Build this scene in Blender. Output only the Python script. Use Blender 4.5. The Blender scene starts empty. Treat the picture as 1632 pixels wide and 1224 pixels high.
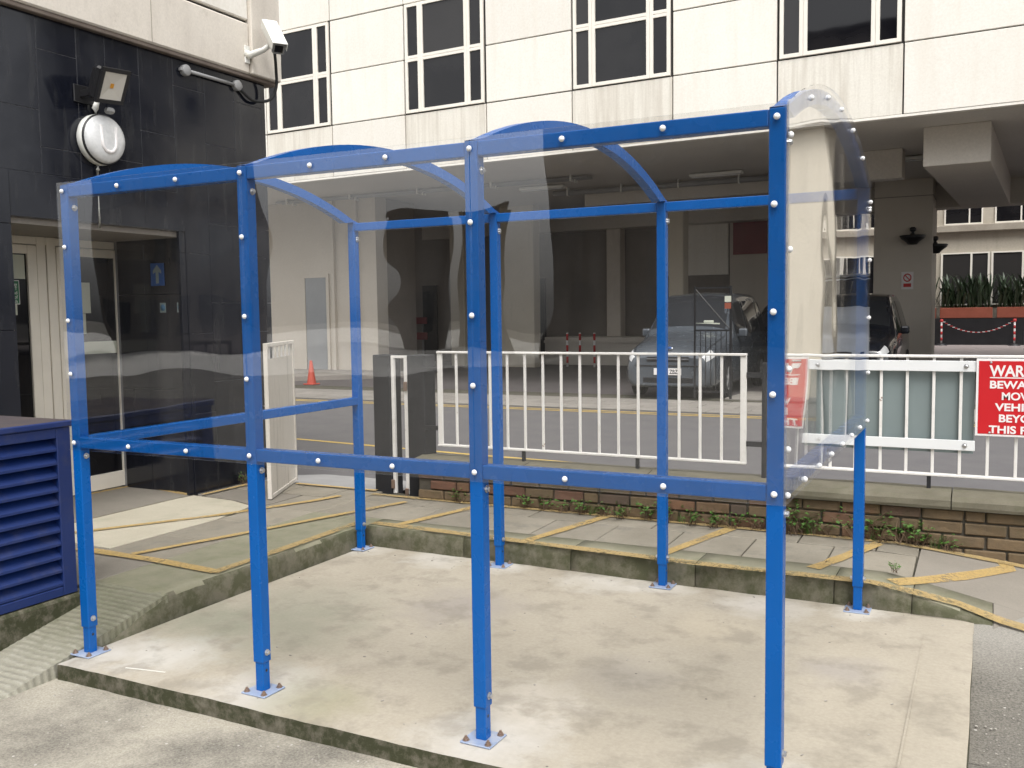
import bpy, bmesh, math, random
from mathutils import Vector, Matrix
random.seed(7)
SC = bpy.context.scene
COL = SC.collection
R = math.radians

# ------------------------------------------------------------------ camera, sky, sun, exposure
cam = bpy.data.cameras.new('camera')
cam.lens = 32.93
cam.sensor_width = 36
cam.clip_start, cam.clip_end = .05, 1500
camo = bpy.data.objects.new('camera', cam)
COL.objects.link(camo)
rx, ry, rz = (.89161905, .45258821, -.01339334), (-.02216873, .07317954, .99707237), (.45224332, -.8887118, .07528158)
camo.matrix_world = Matrix(((rx[0], ry[0], rz[0], 3.6086), (rx[1], ry[1], rz[1], -2.8306), (rx[2], ry[2], rz[2], 1.5147), (0, 0, 0, 1)))
SC.camera = camo

SUN_EL, SUN_AZ = 58, 148          # degrees; azimuth measured from +Y towards +X
w = bpy.data.worlds.new('World')
SC.world = w
w.use_nodes = True
wn = w.node_tree
wn.nodes.clear()
sky = wn.nodes.new('ShaderNodeTexSky')
sky.sky_type = 'NISHITA'
sky.sun_disc = False
sky.sun_elevation = R(SUN_EL)
sky.sun_rotation = R(SUN_AZ)
sky.dust_density = 4
hs = wn.nodes.new('ShaderNodeHueSaturation')
hs.inputs['Saturation'].default_value = .06
bg = wn.nodes.new('ShaderNodeBackground')
bg.inputs['Strength'].default_value = .15
wo = wn.nodes.new('ShaderNodeOutputWorld')
wn.links.new(sky.outputs[0], hs.inputs['Color'])
wn.links.new(hs.outputs[0], bg.inputs[0])
wn.links.new(bg.outputs[0], wo.inputs[0])
sun = bpy.data.lights.new('sun', 'SUN')
sun.energy = .7
sun.angle = R(30)
sun.color = (1, .96, .9)
suno = bpy.data.objects.new('sun', sun)
COL.objects.link(suno)
sd = Vector((math.sin(R(SUN_AZ)) * math.cos(R(SUN_EL)), math.cos(R(SUN_AZ)) * math.cos(R(SUN_EL)), math.sin(R(SUN_EL))))
suno.rotation_euler = sd.to_track_quat('Z', 'Y').to_euler()
vs = SC.view_settings
vs.view_transform = 'Standard'
vs.look = 'None'
vs.gamma = 1
vs.exposure = .95
vs.use_curve_mapping = False
SC.render.engine = 'CYCLES'
SC.cycles.use_denoising = True
SC.cycles.max_bounces = 10
SC.cycles.transparent_max_bounces = 40
SC.cycles.caustics_reflective = False
SC.cycles.caustics_refractive = False

# ------------------------------------------------------------------ material helpers
MATS = {}


class NT:
    def __init__(s, name):
        m = bpy.data.materials.new(name)
        m.use_nodes = True
        s.m, s.t = m, m.node_tree
        s.t.nodes.clear()
        s.out = s.t.nodes.new('ShaderNodeOutputMaterial')
        MATS[name] = m

    def n(s, typ, **kw):
        nd = s.t.nodes.new('ShaderNode' + typ)
        for k, v in kw.items():
            if k.startswith('_'):
                setattr(nd, k[1:], v)
                continue
            key = int(k[1:]) if k[0] == 'i' and k[1:].isdigit() else k.replace('__', ' ')
            s.set(nd.inputs[key], v)
        return nd

    def set(s, sock, v):
        if isinstance(v, bpy.types.NodeSocket):
            s.t.links.new(v, sock)
        elif isinstance(v, bpy.types.Node):
            s.t.links.new(v.outputs[0], sock)
        else:
            if isinstance(v, (tuple, list)) and len(v) == 3 and sock.type == 'RGBA':
                v = (*v, 1)
            sock.default_value = v

    def math(s, op, a, b=0.0, c=None, clamp=False):
        nd = s.t.nodes.new('ShaderNodeMath')
        nd.operation = op
        nd.use_clamp = clamp
        s.set(nd.inputs[0], a)
        s.set(nd.inputs[1], b)
        if c is not None:
            s.set(nd.inputs[2], c)
        return nd.outputs[0]

    def mix(s, f, a, b, blend='MIX'):
        nd = s.t.nodes.new('ShaderNodeMix')
        nd.data_type = 'RGBA'
        nd.blend_type = blend
        s.set(nd.inputs[0], f)
        s.set(nd.inputs[6], a)
        s.set(nd.inputs[7], b)
        return nd.outputs[2]

    def pos(s):
        return s.n('NewGeometry').outputs['Position']

    def scaled(s, v):
        return s.n('Mapping', Vector=s.pos(), Scale=v).outputs[0]

    def noise(s, scale, detail=4, rough=.55, vec=None, dist=0.0):
        nd = s.n('TexNoise', Vector=vec if vec is not None else s.pos(), Scale=scale, Detail=detail, Roughness=rough, Distortion=dist * .25)
        return nd.outputs[0]

    def ramp(s, f, lo, hi):
        nd = s.n('MapRange', Value=f)
        nd.inputs['From Min'].default_value = lo
        nd.inputs['From Max'].default_value = hi
        nd.clamp = True
        return nd.outputs[0]

    def bump(s, h, strength=.4, dist=.01):
        return s.n('Bump', Height=h, Strength=strength, Distance=dist).outputs[0]

    def blob(s, c, r, soft=1.0):
        """1 at the point c falling to 0 at radius r (in plan), edge broken by noise"""
        d = s.n('VectorMath', _operation='DISTANCE', i0=s.pos(), i1=c).outputs['Value']
        d = s.math('ADD', d, s.math('MULTIPLY', s.math('SUBTRACT', s.noise(7, 3), .5), r * 1.1))
        nd = s.n('MapRange', Value=d)
        nd.inputs['From Min'].default_value = r
        nd.inputs['From Max'].default_value = r * .25
        nd.clamp = True
        return nd.outputs[0]

    def bsdf(s, color, rough=.6, normal=None, metallic=0.0, spec=.5, coat=0.0, alpha=None, **kw):
        b = s.n('BsdfPrincipled')
        s.set(b.inputs['Base Color'], color)
        s.set(b.inputs['Roughness'], rough)
        s.set(b.inputs['Metallic'], metallic)
        s.set(b.inputs['Specular IOR Level'], spec)
        s.set(b.inputs['Coat Weight'], coat)
        if normal is not None:
            s.set(b.inputs['Normal'], normal)
        if alpha is not None:
            s.set(b.inputs['Alpha'], alpha)
        for k, v in kw.items():
            s.set(b.inputs[k.replace('__', ' ')], v)
        s.t.links.new(b.outputs[0], s.out.inputs[0])
        return b


def paint(name, col, rough=.35, var=.12, bump=.0, wear=None, coat=0.0, metallic=0.0, dirt=None, spec=.5):
    t = NT(name)
    c = t.mix(t.ramp(t.noise(3, 5), .3, .7), tuple(x * (1 - var) for x in col), tuple(min(1, x * (1 + var)) for x in col))
    if dirt:
        c = t.mix(t.math('MULTIPLY', t.ramp(t.noise(9, 6, .7), .52, .78), dirt[1]), c, dirt[0])
    if wear:
        c = t.mix(t.ramp(t.noise(wear[1], 5, .7), wear[2], wear[2] + .04), c, wear[0])
    h = t.noise(220, 2)
    r = t.math('ADD', t.math('MULTIPLY', t.noise(6, 4), .16), rough - .08)
    t.bsdf(c, r, t.bump(h, bump, .001) if bump else None, metallic=metallic, coat=coat, spec=spec)
    return t.m


def stone(name, c1, c2, scale=6, rough=.85, bump=.5, speck=None, spots=None, streak=None, blobs=(), rnd=0.0, moss=None):
    t = NT(name)
    n1 = t.noise(scale, 6, .6)
    c = t.mix(t.ramp(n1, .32, .68), c1, c2)
    fine = t.noise(scale * 30, 3, .7)
    c = t.mix(.35, c, t.mix(fine, tuple(x * .55 for x in c1), tuple(min(1, x * 1.45) for x in c2)))
    if rnd:
        oi = t.n('ObjectInfo').outputs['Random']
        c = t.mix(1.0, c, t.n('CombineColor', i0=t.math('MULTIPLY_ADD', oi, rnd, 1 - rnd / 2), i1=t.math('MULTIPLY_ADD', oi, rnd, 1 - rnd / 2), i2=t.math('MULTIPLY_ADD', oi, rnd, 1 - rnd / 2)).outputs[0], 'MULTIPLY')
    for (bc, br, bcol, bs) in blobs:
        c = t.mix(t.math('MULTIPLY', t.blob(bc, br), bs), c, bcol)
    if speck:
        vo = t.n('TexVoronoi', Vector=t.pos(), Scale=speck[1])
        k = t.math('LESS_THAN', vo.outputs['Distance'], speck[2])
        k = t.math('MULTIPLY', k, t.math('GREATER_THAN', t.n('SeparateColor', i0=vo.outputs['Color']).outputs[0], speck[3]))
        c = t.mix(k, c, speck[0])
    if spots:
        c = t.mix(t.math('MULTIPLY', t.ramp(t.noise(spots[1], 5, .65, dist=.6), spots[2], spots[2] + .14), spots[3]), c, spots[0])
    if streak:
        k = t.ramp(t.noise(1, 5, .6, vec=t.scaled(streak[1])), streak[2], streak[2] + .3)
        c = t.mix(t.math('MULTIPLY', k, streak[3]), c, streak[0])
    if moss:
        c = t.mix(t.math('MULTIPLY', t.ramp(t.noise(moss[1], 6, .7, dist=.3), moss[2], moss[2] + .2), moss[3]), c, moss[0])
    h = t.math('ADD', t.noise(scale * 22, 4, .7), t.math('MULTIPLY', n1, .6))
    t.bsdf(c, rough, t.bump(h, bump, .004), spec=.35)
    return t.m


BLUE = paint('blue powder paint', (.0006, .092, .355), .27, .07, .04, spec=.34, wear=((.03, .10, .26), 30, .74))
NAVY = paint('navy louvre paint', (.006, .022, .115), .42, .12, .05, dirt=((.10, .09, .08), .3))
NAVY_TOP = stone('dusty cabinet lid', (.10, .075, .06), (.05, .045, .06), 5, .8, .2)
WHITE = paint('white railing paint', (.74, .72, .69), .45, .05, .05, wear=((.18, .075, .035), 17, .685), dirt=((.40, .36, .30), .35))
WHITE_DIRTY = stone('grimy white gate paint', (.66, .62, .56), (.56, .52, .46), 3, .6, .1, streak=((.10, .08, .055), (22, 22, 1.3), .55, .7))
WHITE_STRAP = paint('white strap paint', (.72, .73, .73), .4, .04, .05)
BLACKPOST = stone('black timber paint', (.012, .0125, .015), (.022, .022, .025), 9, .6, .2)
BLACK = paint('black satin', (.014, .014, .016), .4, .2)
RUBBER = paint('black rubber', (.012, .012, .012), .7, .1)
ZINC = paint('zinc bolt', (.55, .55, .55), .32, .1, metallic=.9)
RUSTBOLT = paint('anchor bolt', (.33, .24, .19), .45, .2, metallic=.7)
CAPWHITE = paint('white bolt cap', (.78, .78, .78), .3, .03)
PALEPLATE = paint('dusty blue base plate', (.27, .33, .46), .45, .2, dirt=((.5, .48, .45), .8))
ALU = paint('cream aluminium frame', (.80, .745, .65), .42, .06)
WINFRAME = paint('pale window frame', (.80, .76, .68), .42, .04)
RED = paint('red sign enamel', (.52, .012, .018), .35, .05)
SIGNWHITE = paint('white sign print', (.78, .75, .74), .4, .02)
GREYBOARD = paint('grey sign back', (.185, .225, .225), .5, .06)
GREEN = paint('green sign', (.005, .12, .045), .4, .05)
PAPER = paint('paper notice', (.50, .52, .44), .7, .05)
STICKER = paint('blue sticker', (.07, .16, .26), .5, .1)
SIGNBLUE = paint('blue mirrored sign and emblem', (.015, .07, .24), .4, .05)
ORANGE = paint('traffic cone orange', (.40, .05, .025), .6, .1)
BINGREEN = paint('green bin plastic', (.008, .03, .02), .5, .1)
REDRAIL = paint('red barrier', (.20, .03, .035), .5, .1)
CCTV = paint('cctv white', (.76, .76, .72), .4, .03)
PLASTIC = paint('grey conduit plastic', (.28, .28, .28), .5, .1)
SILVER = paint('silver blue car paint', (.095, .108, .125), .25, .05, coat=.8, metallic=.2)
DARKCAR = paint('dark car paint', (.012, .014, .02), .2, .05, coat=.8)
VANWHITE = paint('white van paint', (.62, .66, .72), .35, .04, coat=.4)
CHROME = paint('chrome', (.65, .65, .67), .12, .02, metallic=1)
CHALK = stone('chalk dust', (.6, .58, .52), (.7, .68, .62), 9, .9, .1)

TARMAC = None
t = NT('dusty tarmac')
P = t.pos()
sx = t.n('SeparateXYZ', i0=P)
n1 = t.noise(1.6, 6, .62)
pale = t.mix(t.ramp(n1, .40, .60), (.17, .155, .13), (.53, .485, .395))
dark = t.mix(t.ramp(t.noise(2.2, 5), .35, .65), (.075, .07, .063), (.125, .116, .103))
gx = t.ramp(t.math('ADD', sx.outputs[0], t.math('MULTIPLY', t.math('SUBTRACT', t.noise(2.5, 4), .5), 1.0)), 2.3, 3.7)
far = t.ramp(t.math('ADD', sx.outputs[1], t.math('MULTIPLY', n1, 2.0)), -1.6, -3.6)
c = t.mix(t.math('MAXIMUM', gx, far), pale, dark)
gy = t.ramp(t.math('ADD', sx.outputs[1], t.math('MULTIPLY', n1, .5)), 3.3, 3.9)
c = t.mix(gy, c, t.mix(t.noise(3, 5), (.10, .098, .1), (.15, .147, .148)))
edge = t.ramp(t.math('ADD', sx.outputs[1], t.math('MULTIPLY', t.noise(6, 4), .25)), 1.55, 2.05)
edge = t.math('MULTIPLY', edge, t.math('SUBTRACT', 1.0, gy))
c = t.mix(t.math('MULTIPLY', edge, .75), c, (.42, .40, .36))
c = t.mix(.45, c, t.mix(t.ramp(t.noise(110, 3, .8), .3, .7), (.035, .032, .027), (.45, .42, .355)))
vo = t.n('TexVoronoi', Vector=P, Scale=30)
k = t.math('MULTIPLY', t.math('LESS_THAN', vo.outputs['Distance'], .16), t.math('GREATER_THAN', t.n('SeparateColor', i0=vo.outputs['Color']).outputs[0], .93))
c = t.mix(k, c, (.5, .47, .43))
t.bsdf(c, .9, t.bump(t.math('ADD', t.noise(140, 3, .8), t.noise(9, 3)), .6, .006), spec=.3)
TARMAC = t.m
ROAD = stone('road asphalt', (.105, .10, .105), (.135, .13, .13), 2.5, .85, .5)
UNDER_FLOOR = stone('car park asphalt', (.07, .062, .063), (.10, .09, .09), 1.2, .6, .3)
STRIP = stone('pale paver', (.20, .185, .165), (.27, .25, .225), 3, .85, .3, rnd=.2)
FEET = [(x * 1.0174, y, 0) for x in range(4) for y in (0, 2.066)]
SLAB = stone('pale concrete slab', (.325, .287, .225), (.405, .363, .292), 1.8, .85, .28,
             speck=((.15, .13, .11), 9, .05, .9), spots=((.21, .187, .15), 4.5, .50, .45),
             blobs=[((x, y, 0), .34, (.52, .50, .47), .6) for x, y, z in FEET[::2]] + [((x, y + .02, 0), .22, (.58, .55, .50), .6) for x, y, z in FEET[1::2]] + [
                 ((.45, .9, 0), .6, (.25, .26, .20), .35), ((.15, .55, 0), .35, (.23, .25, .18), .4), ((1.25, .02, 0), .3, (.24, .23, .13), .5), ((.6, .55, 0), .55, (.24, .245, .18), .35),
                 ((2.3, .75, 0), .3, (.27, .245, .215), .5), ((1.2, 1.3, 0), .4, (.29, .26, .24), .55), ((2.5, 1.5, 0), .35, (.5, .43, .32), .35),
                 ((3.1, 1.2, 0), .22, (.28, .255, .24), .5), ((.35, .12, 0), .3, (.56, .54, .5), .6), ((2.05, .35, 0), .3, (.62, .57, .5), .4),
                 ((1.7, 2.05, 0), .3, (.54, .515, .47), .6), ((.6, 2.1, 0), .3, (.54, .515, .47), .6), ((2.6, 1.98, 0), .3, (.54, .51, .47), .6)])
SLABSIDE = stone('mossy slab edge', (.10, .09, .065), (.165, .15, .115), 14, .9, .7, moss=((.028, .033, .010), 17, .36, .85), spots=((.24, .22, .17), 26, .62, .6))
KERB = stone('mossy kerb face', (.13, .118, .085), (.19, .175, .13), 10, .9, .6, moss=((.042, .048, .016), 10, .38, .72), streak=((.05, .05, .03), (9, 9, 3), .5, .6))
KERBTOP = stone('green tinted kerb top', (.19, .185, .125), (.265, .25, .18), 6, .9, .45, moss=((.14, .15, .075), 5, .5, .5))
FLAG = stone('grey paving flag', (.195, .174, .135), (.275, .248, .20), 4, .85, .3, rnd=.22, spots=((.15, .14, .12), 6, .55, .5))
FLAGDARK = stone('dark paving flag', (.18, .162, .135), (.235, .212, .178), 4, .85, .3, rnd=.15)
PATCH = stone('pale cement patch', (.38, .345, .265), (.47, .43, .34), 3, .9, .2, spots=((.28, .28, .2), 4, .55, .4))
JOINT = stone('mossy joint', (.05, .05, .035), (.09, .08, .06), 20, .95, .4)
RAMP0 = stone('plain green concrete', (.24, .225, .17), (.38, .355, .29), 5, .9, .5, moss=((.13, .14, .05), 6, .47, .6))
t = NT('ridged green concrete')
yv = t.n('SeparateXYZ', i0=t.n('VectorMath', _operation='ADD', i0=t.pos(), i1=t.n('VectorMath', _operation='SCALE', i0=t.n('TexNoise', Vector=t.pos(), Scale=5.0).outputs['Color'], Scale=.03).outputs[0]).outputs[0]).outputs[1]
rg = t.math('MULTIPLY_ADD', t.math('SINE', t.math('MULTIPLY', yv, 2 * math.pi / .036)), .5, .5)
dry = t.ramp(t.math('ADD', t.n('SeparateXYZ', i0=t.pos()).outputs[1], t.math('MULTIPLY', t.noise(4, 4), .35)), .35, -.05)
c = t.mix(t.ramp(t.noise(5, 6, .65), .35, .68), (.10, .105, .05), (.21, .20, .14))
c = t.mix(t.math('MULTIPLY', dry, .75), c, (.36, .34, .285))
k = t.math('MULTIPLY', t.math('MULTIPLY', rg, t.ramp(t.noise(26, 4, .7), .42, .62)), t.math('MULTIPLY_ADD', dry, .6, .35))
c = t.mix(t.math('MULTIPLY', k, .6), c, (.5, .48, .41))
c = t.mix(.3, c, t.mix(t.noise(150, 3, .7), (.06, .06, .04), (.5, .48, .4)))
t.bsdf(c, .9, t.bump(t.math('ADD', t.noise(90, 4, .7), t.math('MULTIPLY', rg, 1.2)), .7, .006), spec=.25)
RAMP = t.m
GATERAMP = stone('grey ramp', (.27, .265, .26), (.32, .315, .31), 4, .85, .3)
COPING = stone('weathered coping', (.105, .095, .068), (.17, .155, .115), 5, .9, .5, moss=((.10, .10, .06), 7, .5, .6))
MORTAR = stone('dark mortar', (.065, .058, .045), (.11, .097, .078), 18, .95, .6)
FASCIA = stone('weathered cast concrete', (.60, .55, .48), (.68, .63, .56), 2.2, .8, .15, streak=((.33, .29, .25), (3, 3, .8), .52, .45), spots=((.30, .25, .2), 5, .66, .5))
FASCIA_LIP = stone('brown drip lip', (.12, .095, .08), (.2, .165, .14), 6, .8, .2)
CLAD = stone('cream cladding panel', (.78, .735, .645), (.83, .79, .705), .9, .5, .03, rnd=.09, streak=((.66, .60, .51), (5, 5, .4), .5, .4))
SILL = stone('stained cream panel', (.71, .66, .575), (.76, .72, .64), 1.1, .6, .05, streak=((.45, .40, .33), (9, 9, .45), .42, .6))
SHADOWGAP = paint('panel gap', (.03, .027, .025), .8, .1)
SOFFIT = stone('painted soffit', (.56, .53, .49), (.62, .59, .545), .8, .7, .05)
BEAM = stone('painted beam', (.56, .52, .47), (.62, .58, .52), .8, .7, .05)
COLUMN = stone('cream column', (.52, .47, .38), (.58, .53, .44), 1.2, .7, .08, streak=((.3, .27, .22), (6, 6, .6), .6, .4), spots=((.2, .18, .15), 4, .68, .5))
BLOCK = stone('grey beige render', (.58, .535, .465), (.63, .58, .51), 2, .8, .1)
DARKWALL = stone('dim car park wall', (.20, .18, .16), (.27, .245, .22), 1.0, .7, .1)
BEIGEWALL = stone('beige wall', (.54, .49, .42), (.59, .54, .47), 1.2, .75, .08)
GREYDOOR = paint('grey door paint', (.27, .28, .29), .5, .05)
FARWALL = stone('far stained wall', (.42, .38, .31), (.50, .455, .38), .5, .8, .1, streak=((.28, .24, .19), (2, 2, .4), .5, .5))
CORNICE = stone('stained cornice', (.24, .21, .17), (.40, .36, .30), 1.4, .9, .2)
FARPAVE = stone('pinkish paving', (.30, .26, .25), (.36, .31, .30), 1.0, .8, .1)
TERRACOTTA = stone('terracotta planter', (.22, .06, .035), (.28, .08, .05), 4, .8, .2)
REDPAINT = paint('red post paint', (.5, .03, .03), .45, .05)

t = NT('brick')
oi = t.n('ObjectInfo').outputs['Random']
cr = t.n('ValToRGB', i0=oi)
el = cr.color_ramp.elements
el[0].position, el[0].color = 0, (.155, .112, .066, 1)
el[1].position, el[1].color = 1, (.20, .092, .06, 1)
for p_, c_ in ((.3, (.19, .135, .08, 1)), (.55, (.165, .118, .072, 1)), (.75, (.205, .11, .066, 1)), (.88, (.115, .085, .066, 1))):
    e = el.new(p_)
    e.color = c_
c = t.mix(t.ramp(t.noise(14, 6, .7), .35, .7), cr.outputs[0], t.mix(.5, cr.outputs[0], (.07, .06, .045)))
c = t.mix(t.math('MULTIPLY', t.ramp(t.noise(6, 5, .6), .55, .7), .45), c, (.08, .085, .04))
t.bsdf(c, .9, t.bump(t.noise(70, 5, .8), .8, .006), spec=.25)
BRICK = t.m

t = NT('polished black granite')
c = t.mix(t.noise(60, 3, .8), (.004, .005, .009), (.012, .0135, .021))
c = t.mix(t.math('MULTIPLY', t.ramp(t.noise(1, 5, .65, vec=t.scaled((9, 9, 1.2))), .52, .8), .5), c, (.05, .05, .05))
rgh = t.math('ADD', .07, t.math('MULTIPLY', t.ramp(t.noise(3, 5), .35, .75), .16))
t.bsdf(c, rgh, None, spec=.5)
GRANITE = t.m
GJOINT = stone('pale grout', (.16, .16, .17), (.30, .30, .31), 3, .8, .1)

t = NT('dark window glass')
c = t.mix(t.ramp(t.noise(.9, 3), .4, .6), (.006, .006, .008), (.014, .0135, .015))
oi = t.n('ObjectInfo').outputs['Random']
c = t.mix(t.ramp(oi, .55, 1.0), c, (.045, .043, .042))
t.bsdf(c, .03, t.bump(t.noise(.8, 2), .25, .01), spec=.4)
DARKGLASS = t.m
t = NT('car glass')
t.bsdf((.03, .032, .036), .04, None, spec=.7)
CARGLASS = t.m
t = NT('lamp lens')
t.bsdf(t.mix(t.noise(40, 2), (.55, .56, .56), (.8, .8, .8)), .15, None, spec=.6, coat=.5)
LENS = t.m
t = NT('floodlight reflector')
t.bsdf((.72, .69, .62), .3, None, metallic=.15, coat=.6)
REFLECTOR = t.m
AMBER = paint('amber led chip', (.7, .32, .03), .4, .05)
t = NT('lit downlight')
e_ = t.n('Emission', Color=(1, .9, .8, 1), Strength=6)
t.t.links.new(e_.outputs[0], t.out.inputs[0])
DOWNLIGHT = t.m

def yellow(name, lo, k1, c1, c2):
    t = NT(name)
    c = t.mix(t.ramp(t.noise(10, 4), .3, .7), c1, c2)
    c = t.mix(t.math('MULTIPLY', t.ramp(t.noise(60, 5, .8), .42, .7), .75), c, (.20, .165, .11))
    f_ = t.math('ADD', t.noise(34, 6, .8), t.math('MULTIPLY', t.noise(5, 4), .6))
    mk = t.ramp(f_, lo, lo + .16)
    b = t.bsdf(c, .9, t.bump(t.noise(120, 3), .5, .003), spec=.2)
    tr = t.n('BsdfTransparent')
    mx = t.n('MixShader', i0=t.math('MULTIPLY_ADD', mk, k1 - .12, .12), i1=b.outputs[0], i2=tr.outputs[0])
    t.t.links.new(mx.outputs[0], t.out.inputs[0])
    return t.m


YELLOW = yellow('worn yellow line', .84, .85, (.46, .315, .115), (.52, .365, .145))
YELLOW_FADED = yellow('faded yellow line', .80, .85, (.40, .285, .12), (.44, .32, .14))
YELLOW_ROAD = paint('road yellow', (.52, .36, .09), .8, .1)
t = NT('leaf green')
oi = t.n('ObjectInfo').outputs['Random']
t.bsdf(t.mix(t.noise(30, 2), (.035, .095, .012), (.09, .19, .035)), .55, None, spec=.4, Transmission__Weight=0.0)
LEAF = t.m
DARKLEAF = paint('palm leaf', (.02, .04, .015), .5, .3)
DRYLEAF = paint('dry stem', (.13, .085, .05), .8, .2)


def clear_sheet(name, haze, streaks, wav=.0075):
    """thin acrylic: straight-through transparency + Schlick mirror on both faces + a little surface grime"""
    t = NT(name)
    h = t.noise(1.9, 1, .4)
    h = t.math('ADD', t.math('MULTIPLY', h, 1.0), t.math('MULTIPLY', t.noise(3.1, 1, .4), .07))
    nrm = t.bump(h, 1.0, wav)
    g = t.n('NewGeometry')
    dp = t.math('ABSOLUTE', t.n('VectorMath', _operation='DOT_PRODUCT', i0=g.outputs['Normal'], i1=g.outputs['Incoming']).outputs['Value'])
    fr = t.math('MULTIPLY_ADD', t.math('POWER', t.math('SUBTRACT', 1.0, dp), 5.0), .944, .056, clamp=True)
    gl = t.n('BsdfGlossy', Color=(1, 1, 1, 1), Roughness=.0, Normal=nrm)
    tr = t.n('BsdfTransparent', Color=(.975, .974, .970, 1))
    df = t.n('BsdfDiffuse', Color=(.75, .76, .78, 1))
    k = t.ramp(t.noise(1, 6, .7, vec=t.scaled((14, 14, 1.6))), .45, .8)
    vo = t.n('TexVoronoi', Vector=t.pos(), Scale=34)
    drops = t.math('MULTIPLY', t.math('LESS_THAN', vo.outputs['Distance'], .13), t.math('GREATER_THAN', t.n('SeparateColor', i0=vo.outputs['Color']).outputs[1], .95))
    dirt = t.math('ADD', haze, t.math('ADD', t.math('MULTIPLY', k, streaks), t.math('MULTIPLY', drops, .01)))
    m1 = t.n('MixShader', i0=dirt, i1=tr.outputs[0], i2=df.outputs[0])
    m2 = t.n('MixShader', i0=fr, i1=m1.outputs[0], i2=gl.outputs[0])
    t.t.links.new(m2.outputs[0], t.out.inputs[0])
    return t.m


CLEAR = clear_sheet('clear acrylic', .0015, .006)
CLEAR_GRIMY = clear_sheet('grimy acrylic', .012, .055, .004)

# ------------------------------------------------------------------ mesh helpers


class MB:
    def __init__(s):
        s.bm = bmesh.new()

    def box(s, x0, x1, y0, y1, z0, z1, bevel=0.0, mi=0, rot=None, at=None, seg=1):
        r = bmesh.ops.create_cube(s.bm, size=1)
        vs_ = r['verts']
        bmesh.ops.scale(s.bm, vec=(abs(x1 - x0), abs(y1 - y0), abs(z1 - z0)), verts=vs_)
        bmesh.ops.translate(s.bm, vec=((x0 + x1) / 2, (y0 + y1) / 2, (z0 + z1) / 2), verts=vs_)
        if rot is not None:
            bmesh.ops.rotate(s.bm, cent=at or (0, 0, 0), matrix=rot, verts=vs_)
        fs = {f for v in vs_ for f in v.link_faces}
        for f in fs:
            f.material_index = mi
        if bevel:
            es = list({e for v in vs_ for e in v.link_edges})
            bmesh.ops.bevel(s.bm, geom=es, offset=bevel, segments=seg, affect='EDGES', profile=.5)
        return s

    def tube(s, pts, r, n=8, caps=True, mi=0):
        pts = [Vector(p) for p in pts]
        rings = []
        up = Vector((0, 0, 1))
        for i, p in enumerate(pts):
            d = (pts[min(i + 1, len(pts) - 1)] - pts[max(i - 1, 0)]).normalized()
            a = d.cross(up)
            if a.length < 1e-3:
                a = d.cross(Vector((1, 0, 0)))
            a.normalize()
            b_ = d.cross(a)
            rr = r[i] if isinstance(r, (list, tuple)) else r
            rings.append([s.bm.verts.new(p + a * (rr * math.cos(2 * math.pi * k / n)) + b_ * (rr * math.sin(2 * math.pi * k / n))) for k in range(n)])
        for i in range(len(rings) - 1):
            for k in range(n):
                f = s.bm.faces.new((rings[i][k], rings[i][(k + 1) % n], rings[i + 1][(k + 1) % n], rings[i + 1][k]))
                f.smooth = n > 6
                f.material_index = mi
        if caps:
            for rg, rev in ((rings[0], True), (rings[-1], False)):
                f = s.bm.faces.new(rg[::-1] if rev else rg)
                f.material_index = mi
        return s

    def lathe(s, prof, c=(0, 0, 0), axis=(0, 0, 1), n=20, mi=0, smooth=True):
        """prof: list of (radius, height along axis)"""
        q = Vector((0, 0, 1)).rotation_difference(Vector(axis))
        rings = []
        for rr, h in prof:
            if rr < 1e-5:
                rings.append([s.bm.verts.new(Vector(c) + q @ Vector((0, 0, h)))])
            else:
                rings.append([s.bm.verts.new(Vector(c) + q @ Vector((rr * math.cos(2 * math.pi * k / n), rr * math.sin(2 * math.pi * k / n), h))) for k in range(n)])
        for a, b_ in zip(rings, rings[1:]):
            for k in range(n):
                va = [a[k % len(a)], a[(k + 1) % len(a)], b_[(k + 1) % len(b_)], b_[k % len(b_)]]
                u = []
                for v in va:
                    if v not in u:
                        u.append(v)
                if len(u) > 2:
                    f = s.bm.faces.new(u)
                    f.smooth = smooth
                    f.material_index = mi
        return s

    def poly(s, pts, thick=0.0, mi=0, axis=(0, 0, -1)):
        """polygon, optionally extruded by thick along axis"""
        a = [s.bm.verts.new(p) for p in pts]
        f = s.bm.faces.new(a)
        f.material_index = mi
        if thick:
            d = Vector(axis) * thick
            b_ = [s.bm.verts.new(Vector(p) + d) for p in pts]
            s.bm.faces.new(b_[::-1]).material_index = mi
            for i in range(len(a)):
                j = (i + 1) % len(a)
                s.bm.faces.new((a[j], a[i], b_[i], b_[j])).material_index = mi
        return s

    def grid(s, rows, mi=0, smooth=True, flip=False):
        vr = [[s.bm.verts.new(p) for p in r] for r in rows]
        for i in range(len(vr) - 1):
            for j in range(len(vr[i]) - 1):
                q = (vr[i][j], vr[i][j + 1], vr[i + 1][j + 1], vr[i + 1][j])
                f = s.bm.faces.new(q[::-1] if flip else q)
                f.smooth = smooth
                f.material_index = mi
        return vr

    def done(s, recalc=True):
        if recalc:
            bmesh.ops.recalc_face_normals(s.bm, faces=s.bm.faces)
        me = bpy.data.meshes.new('mesh')
        s.bm.to_mesh(me)
        s.bm.free()
        return me


def link(name, me, mats, parent=None, loc=(0, 0, 0), rot=(0, 0, 0)):
    if isinstance(me, MB):
        me = me.done()
    if mats is not None and not me.materials:
        for m in (mats if isinstance(mats, (list, tuple)) else [mats]):
            me.materials.append(m)
    o = bpy.data.objects.new(name, me)
    COL.objects.link(o)
    o.location = loc
    o.rotation_euler = rot
    if parent:
        o.parent = parent
    return o


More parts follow.
